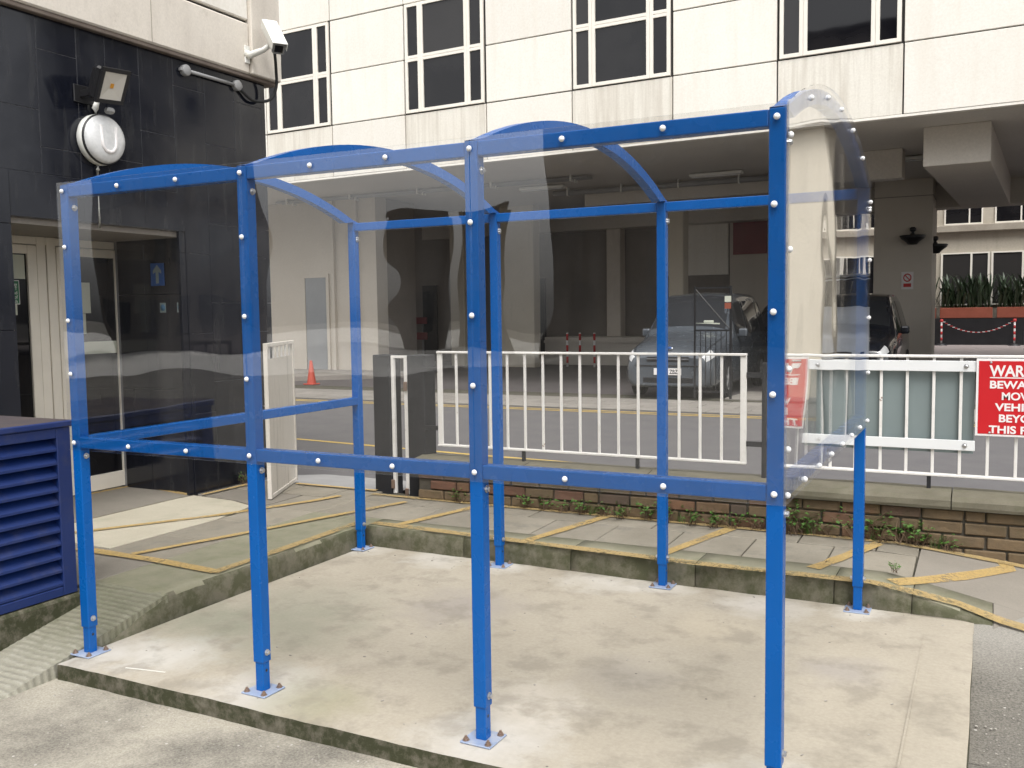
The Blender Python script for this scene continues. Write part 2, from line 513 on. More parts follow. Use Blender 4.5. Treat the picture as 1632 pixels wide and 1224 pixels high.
def tag(o, label=None, cat=None, group=None, kind=None):
    for k, v in (('label', label), ('category', cat), ('group', group), ('kind', kind)):
        if v:
            o[k] = v
    return o


def thing(name, label, cat, loc=(0, 0, 0), rot=(0, 0, 0), group=None, parent=None):
    o = bpy.data.objects.new(name, None)
    o.empty_display_size = .1
    COL.objects.link(o)
    o.location = loc
    o.rotation_euler = rot
    return tag(o, label, cat, group)


def copy_tree(o, parent=None, loc=None):
    c = o.copy()
    COL.objects.link(c)
    c.parent = parent
    if loc is not None:
        c.location = loc
    for ch in list(o.children):
        copy_tree(ch, c)
    return c


def text(name, s, size, m, parent, loc, rot=(R(90), 0, 0), align='CENTER', extrude=.0008, bold=.0, sx=1.0):
    cu = bpy.data.curves.new('txt', 'FONT')
    cu.body = s
    cu.size = size
    cu.align_x = align
    cu.extrude = extrude
    cu.offset = bold
    tmp = bpy.data.objects.new('tmp', cu)
    COL.objects.link(tmp)
    dg = bpy.context.evaluated_depsgraph_get()
    me = bpy.data.meshes.new_from_object(tmp.evaluated_get(dg))
    bpy.data.objects.remove(tmp)
    me.materials.clear()
    me.materials.append(m)
    o = link(name, me, None, parent, loc, rot)
    o.scale = (sx, 1, 1)
    return o


def structure(name, me, mats, **kw):
    return tag(link(name, me, mats, **kw), kind='structure')


# ------------------------------------------------------------------ the ground
ZG = -.075
m = MB()
m.poly([(-400, -400, ZG), (400, -400, ZG), (400, 400, ZG), (-400, 400, ZG)])
structure('ground', m, TARMAC)

m = MB()
m.poly([(-60, 3.42, ZG + .004), (60, 3.42, ZG + .004), (60, 11.4, ZG + .004), (-60, 11.4, ZG + .004)])
road = structure('road', m, ROAD)


def band(pts, wd, z, mat, name, parent, zf=None):
    """painted line along a list of plan points"""
    m = MB()
    L, Rr = [], []
    pp = []
    for a, b_ in zip(pts, pts[1:]):
        n_ = max(1, int(math.dist(a, b_) / .12))
        pp += [(a[0] + (b_[0] - a[0]) * k / n_, a[1] + (b_[1] - a[1]) * k / n_) for k in range(n_)]
    pp.append(pts[-1])
    for i, p in enumerate(pp):
        a, b_ = Vector(pp[max(i - 1, 0)]), Vector(pp[min(i + 1, len(pp) - 1)])
        d = (b_ - a).normalized()
        nn = Vector((-d.y, d.x)) * wd / 2 * random.uniform(.88, 1.1)
        for q, l in ((Vector(p) + nn, L), (Vector(p) - nn, Rr)):
            l.append((q.x, q.y, (zf(q.x, q.y) if zf else 0) + z))
    m.grid([L, Rr], smooth=False)
    return link(name, m, mat, parent)


for yy in (10.98, 11.17):
    band([(-30, yy + .03), (30, yy - .03)], .075, ZG + .008, YELLOW_ROAD, 'yellow_line', road)
band([(-30, 6.65), (-4.3, 6.62), (-1.6, 6.3), (.6, 6.12)], .085, ZG + .008, YELLOW_ROAD, 'yellow_line', road)

# the paved strip across the road
strip = bpy.data.objects.new('far_footway', None)
COL.objects.link(strip)
tag(strip, kind='structure')
m = MB()
m.poly([(-60, 11.42, ZG + .006), (60, 11.42, ZG + .006), (60, 13.45, ZG + .006), (-60, 14.6, ZG + .006)])
link('paving_bed', m, JOINT, strip)
pm = MB().box(-.29, .29, -.29, .29, 0, .02, .004).done()
for i in range(-16, 8):
    for j in range(3):
        link('paver', pm, STRIP, strip, (i * .6 + (j % 2) * .3, 11.75 + j * .6, ZG - .004 + random.uniform(0, .003)))

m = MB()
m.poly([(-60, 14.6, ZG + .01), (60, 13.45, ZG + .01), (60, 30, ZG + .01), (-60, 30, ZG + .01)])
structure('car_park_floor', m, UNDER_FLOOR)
m = MB()
m.poly([(-60, 30.05, ZG + .01), (60, 30.05, ZG + .01), (60, 60, ZG + .01), (-60, 60, ZG + .01)])
structure('courtyard_paving', m, FARPAVE)
m = MB()
m.poly([(-40, 15.2, .05), (-11.3, 15.2, .05), (-9.3, 17.3, .05), (-10.2, 17.69, .05), (-40, 17.69, .05)], .13)
structure('raised_footway', m, STRIP)
m = MB()
m.box(-40, -11.45, 15.08, 15.19, ZG, .055, .01)
m.box(-11.5, -8.7, 15.08, 15.19, ZG, .055, .01, rot=Matrix.Rotation(R(45), 3, 'Z'), at=(-11.42, 15.13, 0))
structure('far_kerb', m, DARKWALL)

# ------------------------------------------------------------------ slab under the shelter
slab = bpy.data.objects.new('concrete_slab', None)
COL.objects.link(slab)
tag(slab, kind='structure')
m = MB()
N1, N2 = 60, 40
rows = []
for j in range(N2 + 1):
    y = -.148 + (2.2 + .148) * j / N2
    row = []
    for i in range(N1 + 1):
        x = -.03 + 3.607 * i / N1
        row.append((x + .0015 * math.sin(y * 9) * (i == N1), y - (.26 * max(0, x - 3.2) / .377 if j == N2 else 0) + (.002 * math.sin(x * 9) + .0015 * math.sin(x * 31)) * (j == 0), .0015 * math.sin(x * 3.1 + y * 2) - .006 * (j == 0 or i in (0, N1))))
    rows.append(row)
m.grid(rows)
link('slab_top', m, SLAB, slab)
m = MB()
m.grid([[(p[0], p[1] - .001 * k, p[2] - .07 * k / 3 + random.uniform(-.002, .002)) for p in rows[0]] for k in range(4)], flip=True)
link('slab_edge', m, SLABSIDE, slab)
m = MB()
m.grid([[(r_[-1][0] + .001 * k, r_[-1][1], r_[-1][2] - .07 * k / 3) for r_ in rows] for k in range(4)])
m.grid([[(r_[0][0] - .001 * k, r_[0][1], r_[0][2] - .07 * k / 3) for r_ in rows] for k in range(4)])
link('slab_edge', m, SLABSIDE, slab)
m = MB()       # trowelled border strip at the open end
m.box(3.37, 3.379, -.1, 1.8, .001, .0035)
link('slab_ridge', m, SLAB, slab)


# ------------------------------------------------------------------ pavement with kerb, flags, lines
def zp(x, y):
    """height of the pavement: flat, dipping to the road beyond the end of the shelter"""
    f = (y - 2.1) / 1.0
    x0 = 3.12 + .05 * f
    d = max(0.0, x - x0)
    kk = .26 + (-.16) * max(0, min(1, f))
    return .13 - min(.19, kk * d ** 1.15 * (1.0 if d < .9 else 1.0))


def kfront(x):
    """front edge of the long kerb"""
    return 2.165 - .014 * x


def apron(x, y):
    k = max(0, min(1, (y - .8) / 1.1))
    return -.074 + (.066 - .02 * min(1, max(0, x - 3.5) / 1.2)) * k * k * (3 - 2 * k) + .002 * math.sin(x * 19 + y * 13)


pave = bpy.data.objects.new('pavement', None)
COL.objects.link(pave)
tag(pave, kind='structure')
# dark bed that shows in the joints
m = MB()
xs = [-3.2 + .2 * i for i in range(48)]
m.grid([[(x, max(kfront(x) + .05, 2.0), zp(x, 2.1) - .014) for x in xs], [(x, 2.6, zp(x, 2.6) - .014) for x in xs], [(x, 3.25, zp(x, 3.25) - .014) for x in xs]], smooth=False)
m.grid([[(-2.9, .55, .116), (-.12, .55, .116)], [(-2.9, 2.4, .116), (-.12, 2.4, .116)]], smooth=False)
link('joint_bed', m, JOINT, pave)


def slabpoly(pts, mat, name, z=0.0, thick=.05, inset=.004, nz=None):
    c = Vector((sum(p[0] for p in pts) / len(pts), sum(p[1] for p in pts) / len(pts)))
    q = []
    for p in pts:
        d = (Vector(p) - c)
        k = max(0, d.length - inset * 1.4) / d.length
        v = c + d * k
        q.append((v.x, v.y))
    dz = z + random.uniform(-.0012, .0008)
    m = MB()
    m.poly([(x, y, (nz(x, y) if nz else zp(x, y)) + dz) for x, y in q], thick)
    bmesh.ops.recalc_face_normals(m.bm, faces=m.bm.faces)
    top = [e for e in m.bm.edges if all(f.normal.z > -.5 for f in e.link_faces) and any(f.normal.z > .7 for f in e.link_faces)]
    bmesh.ops.bevel(m.bm, geom=top, offset=.004, segments=1, affect='EDGES')
    return link(name, m, mat, pave)


# kerb stones of the long kerb (moss face, greenish top), 2.16..2.37
kx = [-.04, .72, 1.45, 2.2, 2.93, 3.30, 3.66]
for a, b_ in zip(kx, kx[1:]):
    m = MB()
    n_ = 10
    prof_rows = []
    for i in range(n_ + 1):
        x = a + (b_ - a) * i / n_
        if i == 0:
            x += .002
        if i == n_:
            x -= .002
        zt = max(zp(x, 2.1), -.06)
        jf = .004 * math.sin(x * 17) + random.uniform(-.003, .003)
        yf = kfront(x) + jf
        prof_rows.append([(x, yf - .012, -.08), (x, yf - .006, min(zt - .03, zt * .5)), (x, yf + random.uniform(-.004, .004), zt - .022), (x, yf + .016, zt - .003), (x, yf + .06, zt + .001), (x, 2.378, max(zp(x, 2.376), -.06) + .0005), (x, 2.378, zt - .06)])
    vr = m.grid(prof_rows)
    for f in m.bm.faces:
        f.material_index = 1 if f.calc_center_median().z > zp(f.calc_center_median().x, 2.2) - .008 else 0
    m.bm.faces.new(vr[0])
    m.bm.faces.new(vr[-1][::-1])
    link('kerb_stone', m, [KERB, KERBTOP], pave)

# kerb on the left side running away from the viewer, x -.05
m = MB()
rows = []
for i in range(45):
    y = .02 + (2.17 - .02) * i / 44
    zt = .13 if y > .5 else max(-.03, .13 - (.5 - y) * .36)
    xf = -.05 + .008 * math.sin(y * 7) + random.uniform(-.003, .003)
    rows.append([(xf + .012, y, -.08), (xf + .006, y, min(.05, zt * .4)), (xf + random.uniform(-.004, .004), y, zt - .022), (xf - .014, y, zt - .002), (xf - .06, y, zt + .001), (-.32 if y > .5 else -.12, y, zt + .001)])
m.grid(rows)
for f in m.bm.faces:
    f.material_index = 1 if f.calc_center_median().x < -.062 else 0
link('kerb_stone', m, [KERB, KERBTOP], pave)
slabpoly([(-.32, .5), (-.32, 2.375), (-.63, 2.375), (-.6, 1.4), (-.585, .5)], KERBTOP, 'kerb_stone', inset=.0)

slabpoly([(-.32, 2.172), (-.03, 2.172), (-.03, 2.378), (-.32, 2.378)], KERBTOP, 'kerb_stone', inset=.0)
# flags behind the long kerb: row 1 (2.38..2.825) and row 2 (2.83..3.09)
r1 = [-.6, -.28, .17, .62, 1.06, 1.50, 1.936, 2.386, 2.839, 3.285]
for a, b_ in zip(r1, r1[1:]):
    slabpoly([(a, 2.382), (b_, 2.382), (b_ - .006, 2.826), (a - .006, 2.826)], FLAG, 'paving_flag')
r2 = [-.6, -.02, .42, .84, 1.27, 1.71, 2.154, 2.62, 3.06, 3.285]
for a, b_ in zip(r2, r2[1:]):
    slabpoly([(a, 2.832), (b_, 2.832), (b_ - .006, 3.12), (a - .006, 3.12)], FLAG, 'paving_flag')
# patched end of the pavement, one dark piece sloping to the road
m = MB()
m.grid([[(3.29 + .04 * i, 2.376 + (3.1 - 2.376) * j / 8, zp(3.29 + .04 * i, 2.376 + .0905 * j) + .0005) for i in range(60)] for j in range(9)])
m.grid([[(3.662 + .04 * i, 1.9 + .0595 * j, zp(3.662 + .04 * i, max(2.1, 1.9 + .0595 * j)) - .002 * (8 - j)) for i in range(51)] for j in range(9)])
link('paving_flag', m, FLAGDARK, pave)
m = MB()
rows = []
for j in range(25):
    y = .7 + 1.7 * j / 24
    rows.append([(x, y, apron(x, y)) for x in [3.56 + .06 * i for i in range(30)]])
m.grid(rows)
structure('ground_apron', m, TARMAC)
# left: flags and the pale cement patch in front of the doors
J0 = [(-.585, .42), (-.586, .94), (-.6, 1.42), (-.615, 1.91), (-.63, 2.38), (-.64, 2.83)]
JX = [-1.1, -1.1, -1.09, -1.09, -1.1, -1.1]
for i in range(5):
    a, b_ = J0[i], J0[i + 1]
    slabpoly([a, b_, (JX[i + 1], b_[1]), (JX[i], a[1])], FLAG if i else FLAGDARK, 'paving_flag')
slabpoly([(-1.105, .43), (-1.105, 1.02), (-1.7, 1.02), (-1.7, .43)], FLAGDARK, 'paving_flag')
slabpoly([(-1.105, 1.03), (-1.095, 1.91), (-1.19, 2.36), (-1.46, 2.45), (-1.9, 2.49), (-1.99, 1.62), (-2.0, 1.05)], PATCH, 'cement_patch', z=.002)
slabpoly([(-2.005, .43), (-2.005, 1.64), (-1.915, 2.48), (-2.7, 2.7), (-2.75, .43)], FLAGDARK, 'paving_flag')
slabpoly([(-1.11, 2.40), (-1.12, 2.83), (-1.9, 2.83), (-1.9, 2.52), (-1.47, 2.47), (-1.2, 2.38)], FLAGDARK, 'paving_flag')
for a, b_ in ((-1.9, -1.35), (-1.345, -.92), (-.915, -.61)):
    slabpoly([(a, 2.84), (b_, 2.84), (b_, 3.2), (a, 3.2)], FLAG, 'paving_flag')
slabpoly([(-.645, 2.385), (-.605, 2.385), (-.605, 2.83), (-.645, 2.83)], FLAG, 'paving_flag', inset=.002)
# grey ramp through the gateway
m = MB()
m.grid([[(-2.3 + .1 * i, 3.21 + .1 * j, .128 - (.2 * j / 14) + .0018 * (i % 2)) for i in range(18)] for j in range(15)], smooth=False)
structure('gateway_ramp', m, GATERAMP)
# yellow hatching
LZ = .0042
for pts, wd in (([(3.2, 2.22), (3.26, 2.3), (3.735, 2.95), (3.72, 3.03)], .085), ([(2.8, 2.28), (3.06, 2.99)], .075), ([(1.98, 2.25), (2.18, 3.02)], .07), ([(1.13, 2.2), (1.33, 3.03)], .07),
                ([(.17, 2.26), (.38, 3.03)], .07), ([(-.02, 2.235), (1, 2.18), (2.2, 2.12), (3.1, 2.13), (3.3, 2.16), (3.5, 2.2), (3.7, 2.17), (3.9, 2.07), (4.4, 1.9)], .085),
                ([(-.62, 3.06), (.5, 3.045), (2.6, 3.045), (3.3, 3.02), (3.75, 3.03), (5.2, 2.98)], .06),
                ([(-1.65, 1.2), (-1.17, 1.98), (-.87, 2.66), (-.8, 2.9)], .06), ([(-.84, .97), (-.62, 1.6), (-.45, 2.14), (-.2, 2.9)], .055),
                ([(-1.25, .93), (-.57, .925), (-.1, .885)], .075), ([(-.1, .86), (-.1, 1.72), (-.11, 2.2)], .065),
                ([(-2.68, 2.1), (-2.66, 2.60)], .05), ([(-2.66, 2.60), (-1.92, 2.45)], .05), ([(-1.82, 2.5), (-1.8, 3.1)], .05), ([(-1.45, 3.17), (-.65, 3.17)], .05)):
    band(pts, wd, LZ, YELLOW_FADED if wd in (.085, .065, .06) and len(pts) != 4 else YELLOW, 'yellow_line', pave, zf=lambda x, y: max(zp(x, y), apron(x, y)) if y < 2.37 and x > 3.2 else zp(x, y))
    LZ += .0006

# ridged ramp from the yard up to the pavement, beside the louvred cabinet
m = MB()
rows = []
NR = 150
for j in range(NR + 1):
    y = -.45 + .96 * j / NR
    z = -.072 + .202 * max(0, min(1, (y + .42) / .93))
    rg = .0028 * (.5 + .5 * math.sin(y * 2 * math.pi / .034)) * (1 if .47 > y > -.38 else 0)
    rows.append([(x, y + .004 * math.sin(x * 23), z + rg * (.6 + .4 * math.sin(x * 40 + y * 13)) + (.0 if x < -.1 else -.004)) for x in [-.62 + (.62 - .055 + .02 * 0) * i / 24 for i in range(25)]])
m.grid(rows)
m.grid([[(p[0] * 1, p[1], p[2]) for p in (r_[-1] for r_ in rows)], [(p[0] + .01, p[1], -.08) for p in (r_[-1] for r_ in rows)]])
structure('ridged_ramp', m, RAMP)

# ------------------------------------------------------------------ the shelter
sh = thing('smoking_shelter', 'blue steel shelter with clear curved roof and panels on the concrete slab', 'shelter')
W3, D3, HZ = 1.0174, 2.066, 2.1
PS = .025
bolt_me = MB().lathe([(0, .010), (.0045, .0092), (.008, .0062), (.0098, .0022), (.010, 0)], n=12).done()
bolt_me.materials.append(CAPWHITE)
hex_me = MB().lathe([(.0135, 0), (.0135, .0025), (.009, .003), (.009, .011), (.005, .013), (0, .013)], n=8, smooth=False).done()
hex_me.materials.append(ZINC)
anch_me = MB().lathe([(.013, 0), (.013, .003), (.009, .003), (.009, .010), (.005, .010), (.005, .017), (0, .018)], n=8, smooth=False).done()
anch_me.materials.append(RUSTBOLT)
post_me = MB().box(-PS, PS, -PS, PS, .125, 2.098, .004, seg=2).done()
foot_me = MB().box(-.0205, .0205, -.0205, .0205, .006, .2, .003).done()
plate_me = MB().box(-.062, .062, -.062, .062, .001, .0075, .002).done()
hole_me = MB().lathe([(.0065, 0), (0, .0004)], n=10).done()
hole_me.materials.append(BLACK)
for yi, y in enumerate((0, D3)):
    for i in range(4):
        p = link('post', post_me, BLUE, sh, (i * W3, y, 0))
        ft = link('post_foot', foot_me, BLUE, sh, (i * W3, y, 0))
        link('adjustment_hole', hole_me, None, ft, (.0207, 0, .09), (0, R(90), 0))
        bp = link('base_plate', plate_me, PALEPLATE, sh, (i * W3, y, 0), (0, 0, R(random.uniform(-3, 3))))
        for sx_ in (-1, 1):
            for sy_ in (-1, 1):
                link('anchor_bolt', anch_me, None, bp, (.045 * sx_, .045 * sy_, .0075))
        for sgn in ((1, -1) if yi else (1,)):
            link('bolt', hex_me, None, p, (PS * sgn, 0, .165), (0, R(90 * sgn), 0))
        link('bolt', hex_me, None, p, (PS, .005, .905 if yi == 0 else 2.0), (0, R(90), 0))
        link('bolt', hex_me, None, p, (PS, .005, 2.0 if yi == 0 else 1.99), (0, R(90), 0))
RH = .025
rail_me = MB().box(PS + .0005, W3 - PS - .0005, -.0235, .0235, -RH, RH, .004, seg=2).done()
for i in range(3):
    link('rail', rail_me, BLUE, sh, (i * W3, 0, .968))
    link('rail', rail_me, BLUE, sh, (i * W3, 0, 2.07))
    link('rail', rail_me, BLUE, sh, (i * W3, D3, 2.07))
side_me = MB().box(-.0235, .0235, PS + .0005, D3 - PS - .0005, -RH, RH, .004, seg=2).done()
for x in (0, 3 * W3):
    link('side_rail', side_me, BLUE, sh, (x, 0, .968))
# arches
SAG, HH = .205, D3 / 2
RAD = (HH * HH + SAG * SAG) / (2 * SAG)


def arc(y, off=0.0):
    return HZ - (RAD - SAG) + math.sqrt(max(0, (RAD + off) ** 2 - (y - HH) ** 2))


m = MB()
rows = []
for i in range(33):
    y = -PS + (D3 + 2 * PS) * i / 32
    zt = arc(y)
    zb = arc(y, -.05) - .0
    zb = max(zb, 2.0985 if (i < 2 or i > 30) else zb)
    zt = max(zt, zb + .001)
    rows.append([(-.0235, y, zb), (-.0235, y, zt), (.0235, y, zt), (.0235, y, zb), (-.0235, y, zb)])
vr = m.grid(rows, smooth=False)
arch_me = m.done()
for i in range(4):
    link('roof_arch', arch_me, BLUE, sh, (i * W3, 0, 0))
# front panels
bz = [1.825, 1.515, 1.268]
for i in range(3):
    x0, x1 = i * W3 - (.036 if i == 0 else -.0015), (i + 1) * W3 + (.036 if i == 2 else -.0015)
    m = MB().box(x0, x1, -.0335, -.0285, .935, 2.108, .001)
    pn = link('clear_panel', m, CLEAR, sh)
    for zz in (.968, 2.07):
        for fx in ((0, .335, .665) if i < 2 else (0, .335, .665, 1)):
            link('bolt_cap', bolt_me, None, pn, ((i + fx) * W3, -.0335, zz), (R(90), 0, 0))
    for zz in bz:
        for fx in ((0,) if i < 2 else (0, 1)):
            link('bolt_cap', bolt_me, None, pn, ((i + fx) * W3 - (.006 if fx == 1 else 0), -.0335, zz + random.uniform(-.012, .012)), (R(90), 0, 0))
# gable panels
for x, mat_, sgn in ((3 * W3 + .0275, CLEAR_GRIMY, 1),):
    m = MB()
    ol = [(-.032, .935), (-.032, 2.115)] + [(-.032 + (D3 + .064) * k / 30, arc(max(-PS, min(D3 + PS, -.032 + (D3 + .064) * k / 30)), .014)) for k in range(1, 30)] + [(D3 + .032, 2.115), (D3 + .032, .935)]
    m.poly([(x, y, z) for y, z in ol], .005, axis=(1, 0, 0))
    pn = link('gable_panel', m, mat_, sh)
    pos = [(D3 * k / 7, .962) for k in range(8)] + [(0, z) for z in (2.02, 1.69, 1.34, 1.1)] + [(D3, z) for z in (2.03, 1.75, 1.47, 1.2)] + [(D3 * k / 6, arc(D3 * k / 6) - .024) for k in range(1, 6)]
    for y, z in pos:
        link('bolt_cap', bolt_me, None, pn, (x + (.005 if sgn > 0 else 0), y, z), (0, R(90 * sgn), 0))
# ------------------------------------------------------------------ louvred cabinet and its plinth
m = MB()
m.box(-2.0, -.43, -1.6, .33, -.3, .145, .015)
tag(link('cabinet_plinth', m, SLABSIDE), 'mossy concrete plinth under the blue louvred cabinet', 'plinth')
cb = thing('louvred_cabinet', 'dark blue metal cabinet with horizontal louvres left of the shelter', 'cabinet')
m = MB()
m.box(-1.25, -.52, -1.3, .29, .151, .985, .004)
link('cabinet_body', m, BLACK, cb)
m = MB()
m.box(-1.26, -.432, -1.31, .302, .986, 1.018, .006)
for f in m.bm.faces:
    f.material_index = 1 if f.normal.z > .8 else 0
link('cabinet_lid', m, [NAVY, NAVY_TOP], cb)
m = MB()
m.box(-.52, -.445, .215, .292, .15, .985, .003)
m.box(-.52, -.445, -1.3, -1.22, .15, .985, .003)
m.box(-.52, -.4455, -1.219, .214, .15, .195, .003)
m.box(-.52, -.4455, -1.219, .214, .935, .985, .003)
link('louvre_frame', m, NAVY, cb)
for k in range(11):
    z = .20 + k * .067
    m = MB()
    m.poly([(-.449, -1.219, z), (-.449, .2145, z), (-.449, .2145, z + .012), (-.505, .2145, z + .062), (-.509, .2145, z + .058), (-.455, .2145, z + .008)][:1] + [], 0) if False else None
    sec = [(-.449, z), (-.449, z + .012), (-.505, z + .066), (-.51, z + .062), (-.456, z + .009), (-.456, z)]
    m.grid([[(x, y, zz) for x, zz in sec + sec[:1]] for y in (-1.219, .2145)], smooth=False)
    link('louvre', m, NAVY, cb)

# ------------------------------------------------------------------ left building
lb = thing('granite_building', 'black granite clad building with concrete fascia and recessed glazed doors at left', 'building')
XW = -1.9
m = MB()
m.box(-9, XW - .0045, -.56, 1.05, -.1, 3.467)              # behind granite
m.box(-9, XW - .0045, 1.0505, 3.44, 2.1705, 3.467)
m.box(-9, XW - .0045, 2.53, 3.44, -.1, 2.17)
m.box(-9, -2.95, 1.0505, 2.5295, -.1, 2.169)
link('wall', m, GJOINT, lb)
G = .0035


def tile(y0, y1, z0, z1, d=0.0):
    return MB().box(XW - .028, XW + d + random.uniform(-.0006, .0006), y0 + G / 2, y1 - G / 2, z0 + G / 2, z1 - G / 2, .0012)


cols = [-.55, -.24, .07, .38, .69, 1.0, 1.30, 1.60, 1.83, 2.12, 2.44, 2.755, 3.075, 3.40, 3.45]
for i, (a, b_) in enumerate(zip(cols, cols[1:])):
    zs = [3.47, 3.26, 2.635, 2.46] if i % 2 == 0 else [3.47, 2.868, 2.46]
    if a >= 2.1:
        zs = ([3.47, 3.26, 2.635, 2.01, 1.39, .76, .135] if i % 2 == 0 else [3.47, 2.875, 2.25, 1.63, 1.0, .38, .135])
        if a < 2.43:
            zs = [z for z in zs if z > 2.46] + [2.46]
    for z1, z0 in zip(zs, zs[1:]):
        if b_ > a + .06:
            link('granite_tile', tile(a, b_, z0, z1), GRANITE, lb)
        else:
            link('granite_tile', tile(a, b_, z0, z1, -.002), GRANITE, lb)
# near pier (left of the doors) and the lintel over the recess
for z0, z1 in ((-.07, .7), (.7, 1.45), (1.45, 2.12), (2.12, 2.46)):
    for a, b_ in ((-.3, .36), (.36, 1.05)):
        link('granite_tile', tile(a, b_, z0, z1, .02), GRANITE, lb)
for a, b_ in ((1.052, 1.6), (1.6, 2.12), (2.12, 2.5)):
    link('granite_tile', tile(a, b_, 2.17, 2.459, .012), GRANITE, lb)
# corner column tiles under the lintel at y 2.5
for z1, z0 in ((2.458, 1.7), (1.7, .95), (.95, .135)):
    link('granite_tile', MB().box(XW - .1, XW + .006, 2.5, 2.53 + .0, z0 + .002, z1 - .002, .001), GRANITE, lb)
    for a, b_ in ((-2.66, -2.36), (-2.36, -2.004)):
        link('granite_tile', MB().box(a + .002, b_ - .002, 2.506, 2.529, z0 + .002, z1 - .002, .001), GRANITE, lb)
m = MB().box(-2.95, XW - .031, 1.0505, 2.529, 2.13, 2.168)
link('recess_soffit', m, DARKWALL, lb)
# doors (plane x -2.72)
m = MB()
for y0, y1 in ((1.06, 1.13), (1.83, 1.905), (1.915, 1.99), (2.605, 2.665)):
    m.box(-2.765, -2.715, y0, y1, .14, 2.13, .003)
m.box(-2.762, -2.718, 1.131, 2.604, 2.07, 2.129, .003)
dfm = link('door_frame', m, ALU, lb)
for y0, y1 in ((1.135, 1.825), (1.995, 2.60)):
    m = MB()
    st = .075
    m.box(-2.755, -2.71, y0, y0 + st, .145, 2.065, .003)
    m.box(-2.755, -2.71, y1 - st, y1, .145, 2.065, .003)
    m.box(-2.754, -2.711, y0 + st, y1 - st, .145, .27, .003)
    m.box(-2.754, -2.711, y0 + st, y1 - st, 2.0, 2.065, .003)
    dr = link('door', m, ALU, lb)
    m = MB().box(-2.737, -2.729, y0 + st, y1 - st, .27, 2.0)
    link('pane', m, DARKGLASS, dr)
m = MB().box(-2.9, XW - .01, 1.055, 2.5, .10, .1385)
link('threshold', m, FLAGDARK, lb)
# notices on the door glass
for (y0, y1, z0, z1, mt, lab) in ((1.47, 1.735, 1.815, 1.99, PAPER, 'large cream paper notice at the top of the left door glass'), (2.13, 2.29, 1.56, 1.80, PAPER, 'pale paper notice on the right door glass behind the corner post'),
                                  (2.0715, 2.522, 1.237, 1.335, PAPER, 'pale strip across the right door glass'), (2.15, 2.24, 1.40, 1.558, PAPER, 'small paper strip under the notice on the right door glass'),
                                  (1.56, 1.66, 1.55, 1.632, PAPER, 'small paper below the green sign on the left door')):
    m = MB().box(-2.728, -2.7265, y0, y1, z0, z1)
    tag(link('notice', m, mt), lab, 'notice')
sg = thing('exit_sign', 'green exit sign with white lettering on the left door glass', 'sign', (-2.722, 1.60, 1.716))
link('sign_plate', MB().box(-.003, .0005, -.092, .082, -.088, .088, .002), SIGNWHITE, sg)
link('sign_face', MB().box(.0005, .0015, -.086, .076, -.082, .082), GREEN, sg)
for k, s_ in enumerate(('way', 'EXIT', 'and', 'of', 'ish')):
    text('lettering', s_, .034, SIGNWHITE, sg, (.0025, .062, .047 - .031 * k), (R(90), 0, R(90)), 'RIGHT')
for x, lab in ((-2.17, 'left small blue sticker low on the dark return wall beside the doors'), (-1.985, 'right small blue sticker low on the dark return wall beside the corner')):
    s_ = thing('sticker', lab, 'sticker', (x, 2.504, 1.595))
    link('sticker_face', MB().box(-.032, .032, 0, .0015, -.038, .038), GREYBOARD, s_)
    link('sticker_disc', MB().lathe([(.026, 0), (.026, .0012), (0, .0012)], axis=(0, -1, 0), n=18), STICKER, s_)
sg = thing('arrow_sign_reflection', 'reflection of a blue sign with a white upward arrow, set flat on the dark wall', 'sign', (-2.21, 2.502, 1.855))  # mirror image of a street sign, modelled as a flat plate on the wall
link('sign_face', MB().box(-.073, .073, -.004, 0, -.088, .088, .001), SIGNBLUE, sg)
link('arrow', MB().poly([(-.016, -.0055, -.07), (.016, -.0055, -.07), (.016, -.0055, .02), (.045, -.0055, .005), (.045, -.0055, .03), (0, -.0055, .075), (-.045, -.0055, .03), (-.045, -.0055, .005), (-.016, -.0055, .02)], .001, axis=(0, 1, 0)), GREYBOARD, sg)
# fascia
m = MB()
m.box(-9, XW + .06, -.56, 3.215, 3.50, 3.905, .012)
link('fascia', m, FASCIA, lb)
m = MB()
m.box(-9, XW + .045, -.56, 3.55, 3.468, 3.4995, .006)
link('drip_lip', m, FASCIA_LIP, lb)
m = MB()
m.box(-9, XW + .02, -.56, 3.215, 3.905, 3.93)
link('groove', m, SHADOWGAP, lb)
m = MB()
m.box(-9, XW + .055, -.56, 3.215, 3.9305, 6.2, .01)
link('upper_wall', m, CLAD, lb)
m = MB()
m.box(-9, XW + .085, 3.219, 3.57, 3.5, 6.2, .008)
link('corner_pier', m, FASCIA, lb)
for y in (.6, 2.2):
    link('fascia_joint', MB().box(XW + .058, XW + .0612, y, y + .006, 3.51, 3.9), CORNICE, lb)

# floodlight, bulkhead lamp, conduit, camera
fl = thing('floodlight', 'black floodlight with an amber chip high on the granite wall', 'floodlight', (XW + .004, 1.66, 3.03))
fl.scale = (1.15,) * 3
link('bracket', MB().box(0, .10, -.05, -.035, -.02, .02, .002).box(0, .012, -.09, .04, -.05, .05, .003).box(.085, .11, -.05, .02, -.012, .012), BLACK, fl)
RF = Matrix.Rotation(R(16), 3, 'Z') @ Matrix.Rotation(R(24), 3, 'Y') @ Matrix.Rotation(R(8), 3, 'X')
m = MB()
m.box(-.05, 0, -.10, .13, -.09, .10, .012)
m.box(0, .016, -.11, .14, .085, .108).box(0, .016, -.11, .14, -.098, -.075).box(0, .016, -.11, -.085, -.0745, .0845).box(0, .016, .115, .14, -.0745, .0845)
for k in range(7):
    m.box(-.075, -.05, -.08 + k * .03, -.074 + k * .03, -.07, .08)
ho = link('lamp_housing', m, BLACK, fl, (.18, .02, .035))
ho.rotation_euler = RF.to_euler()
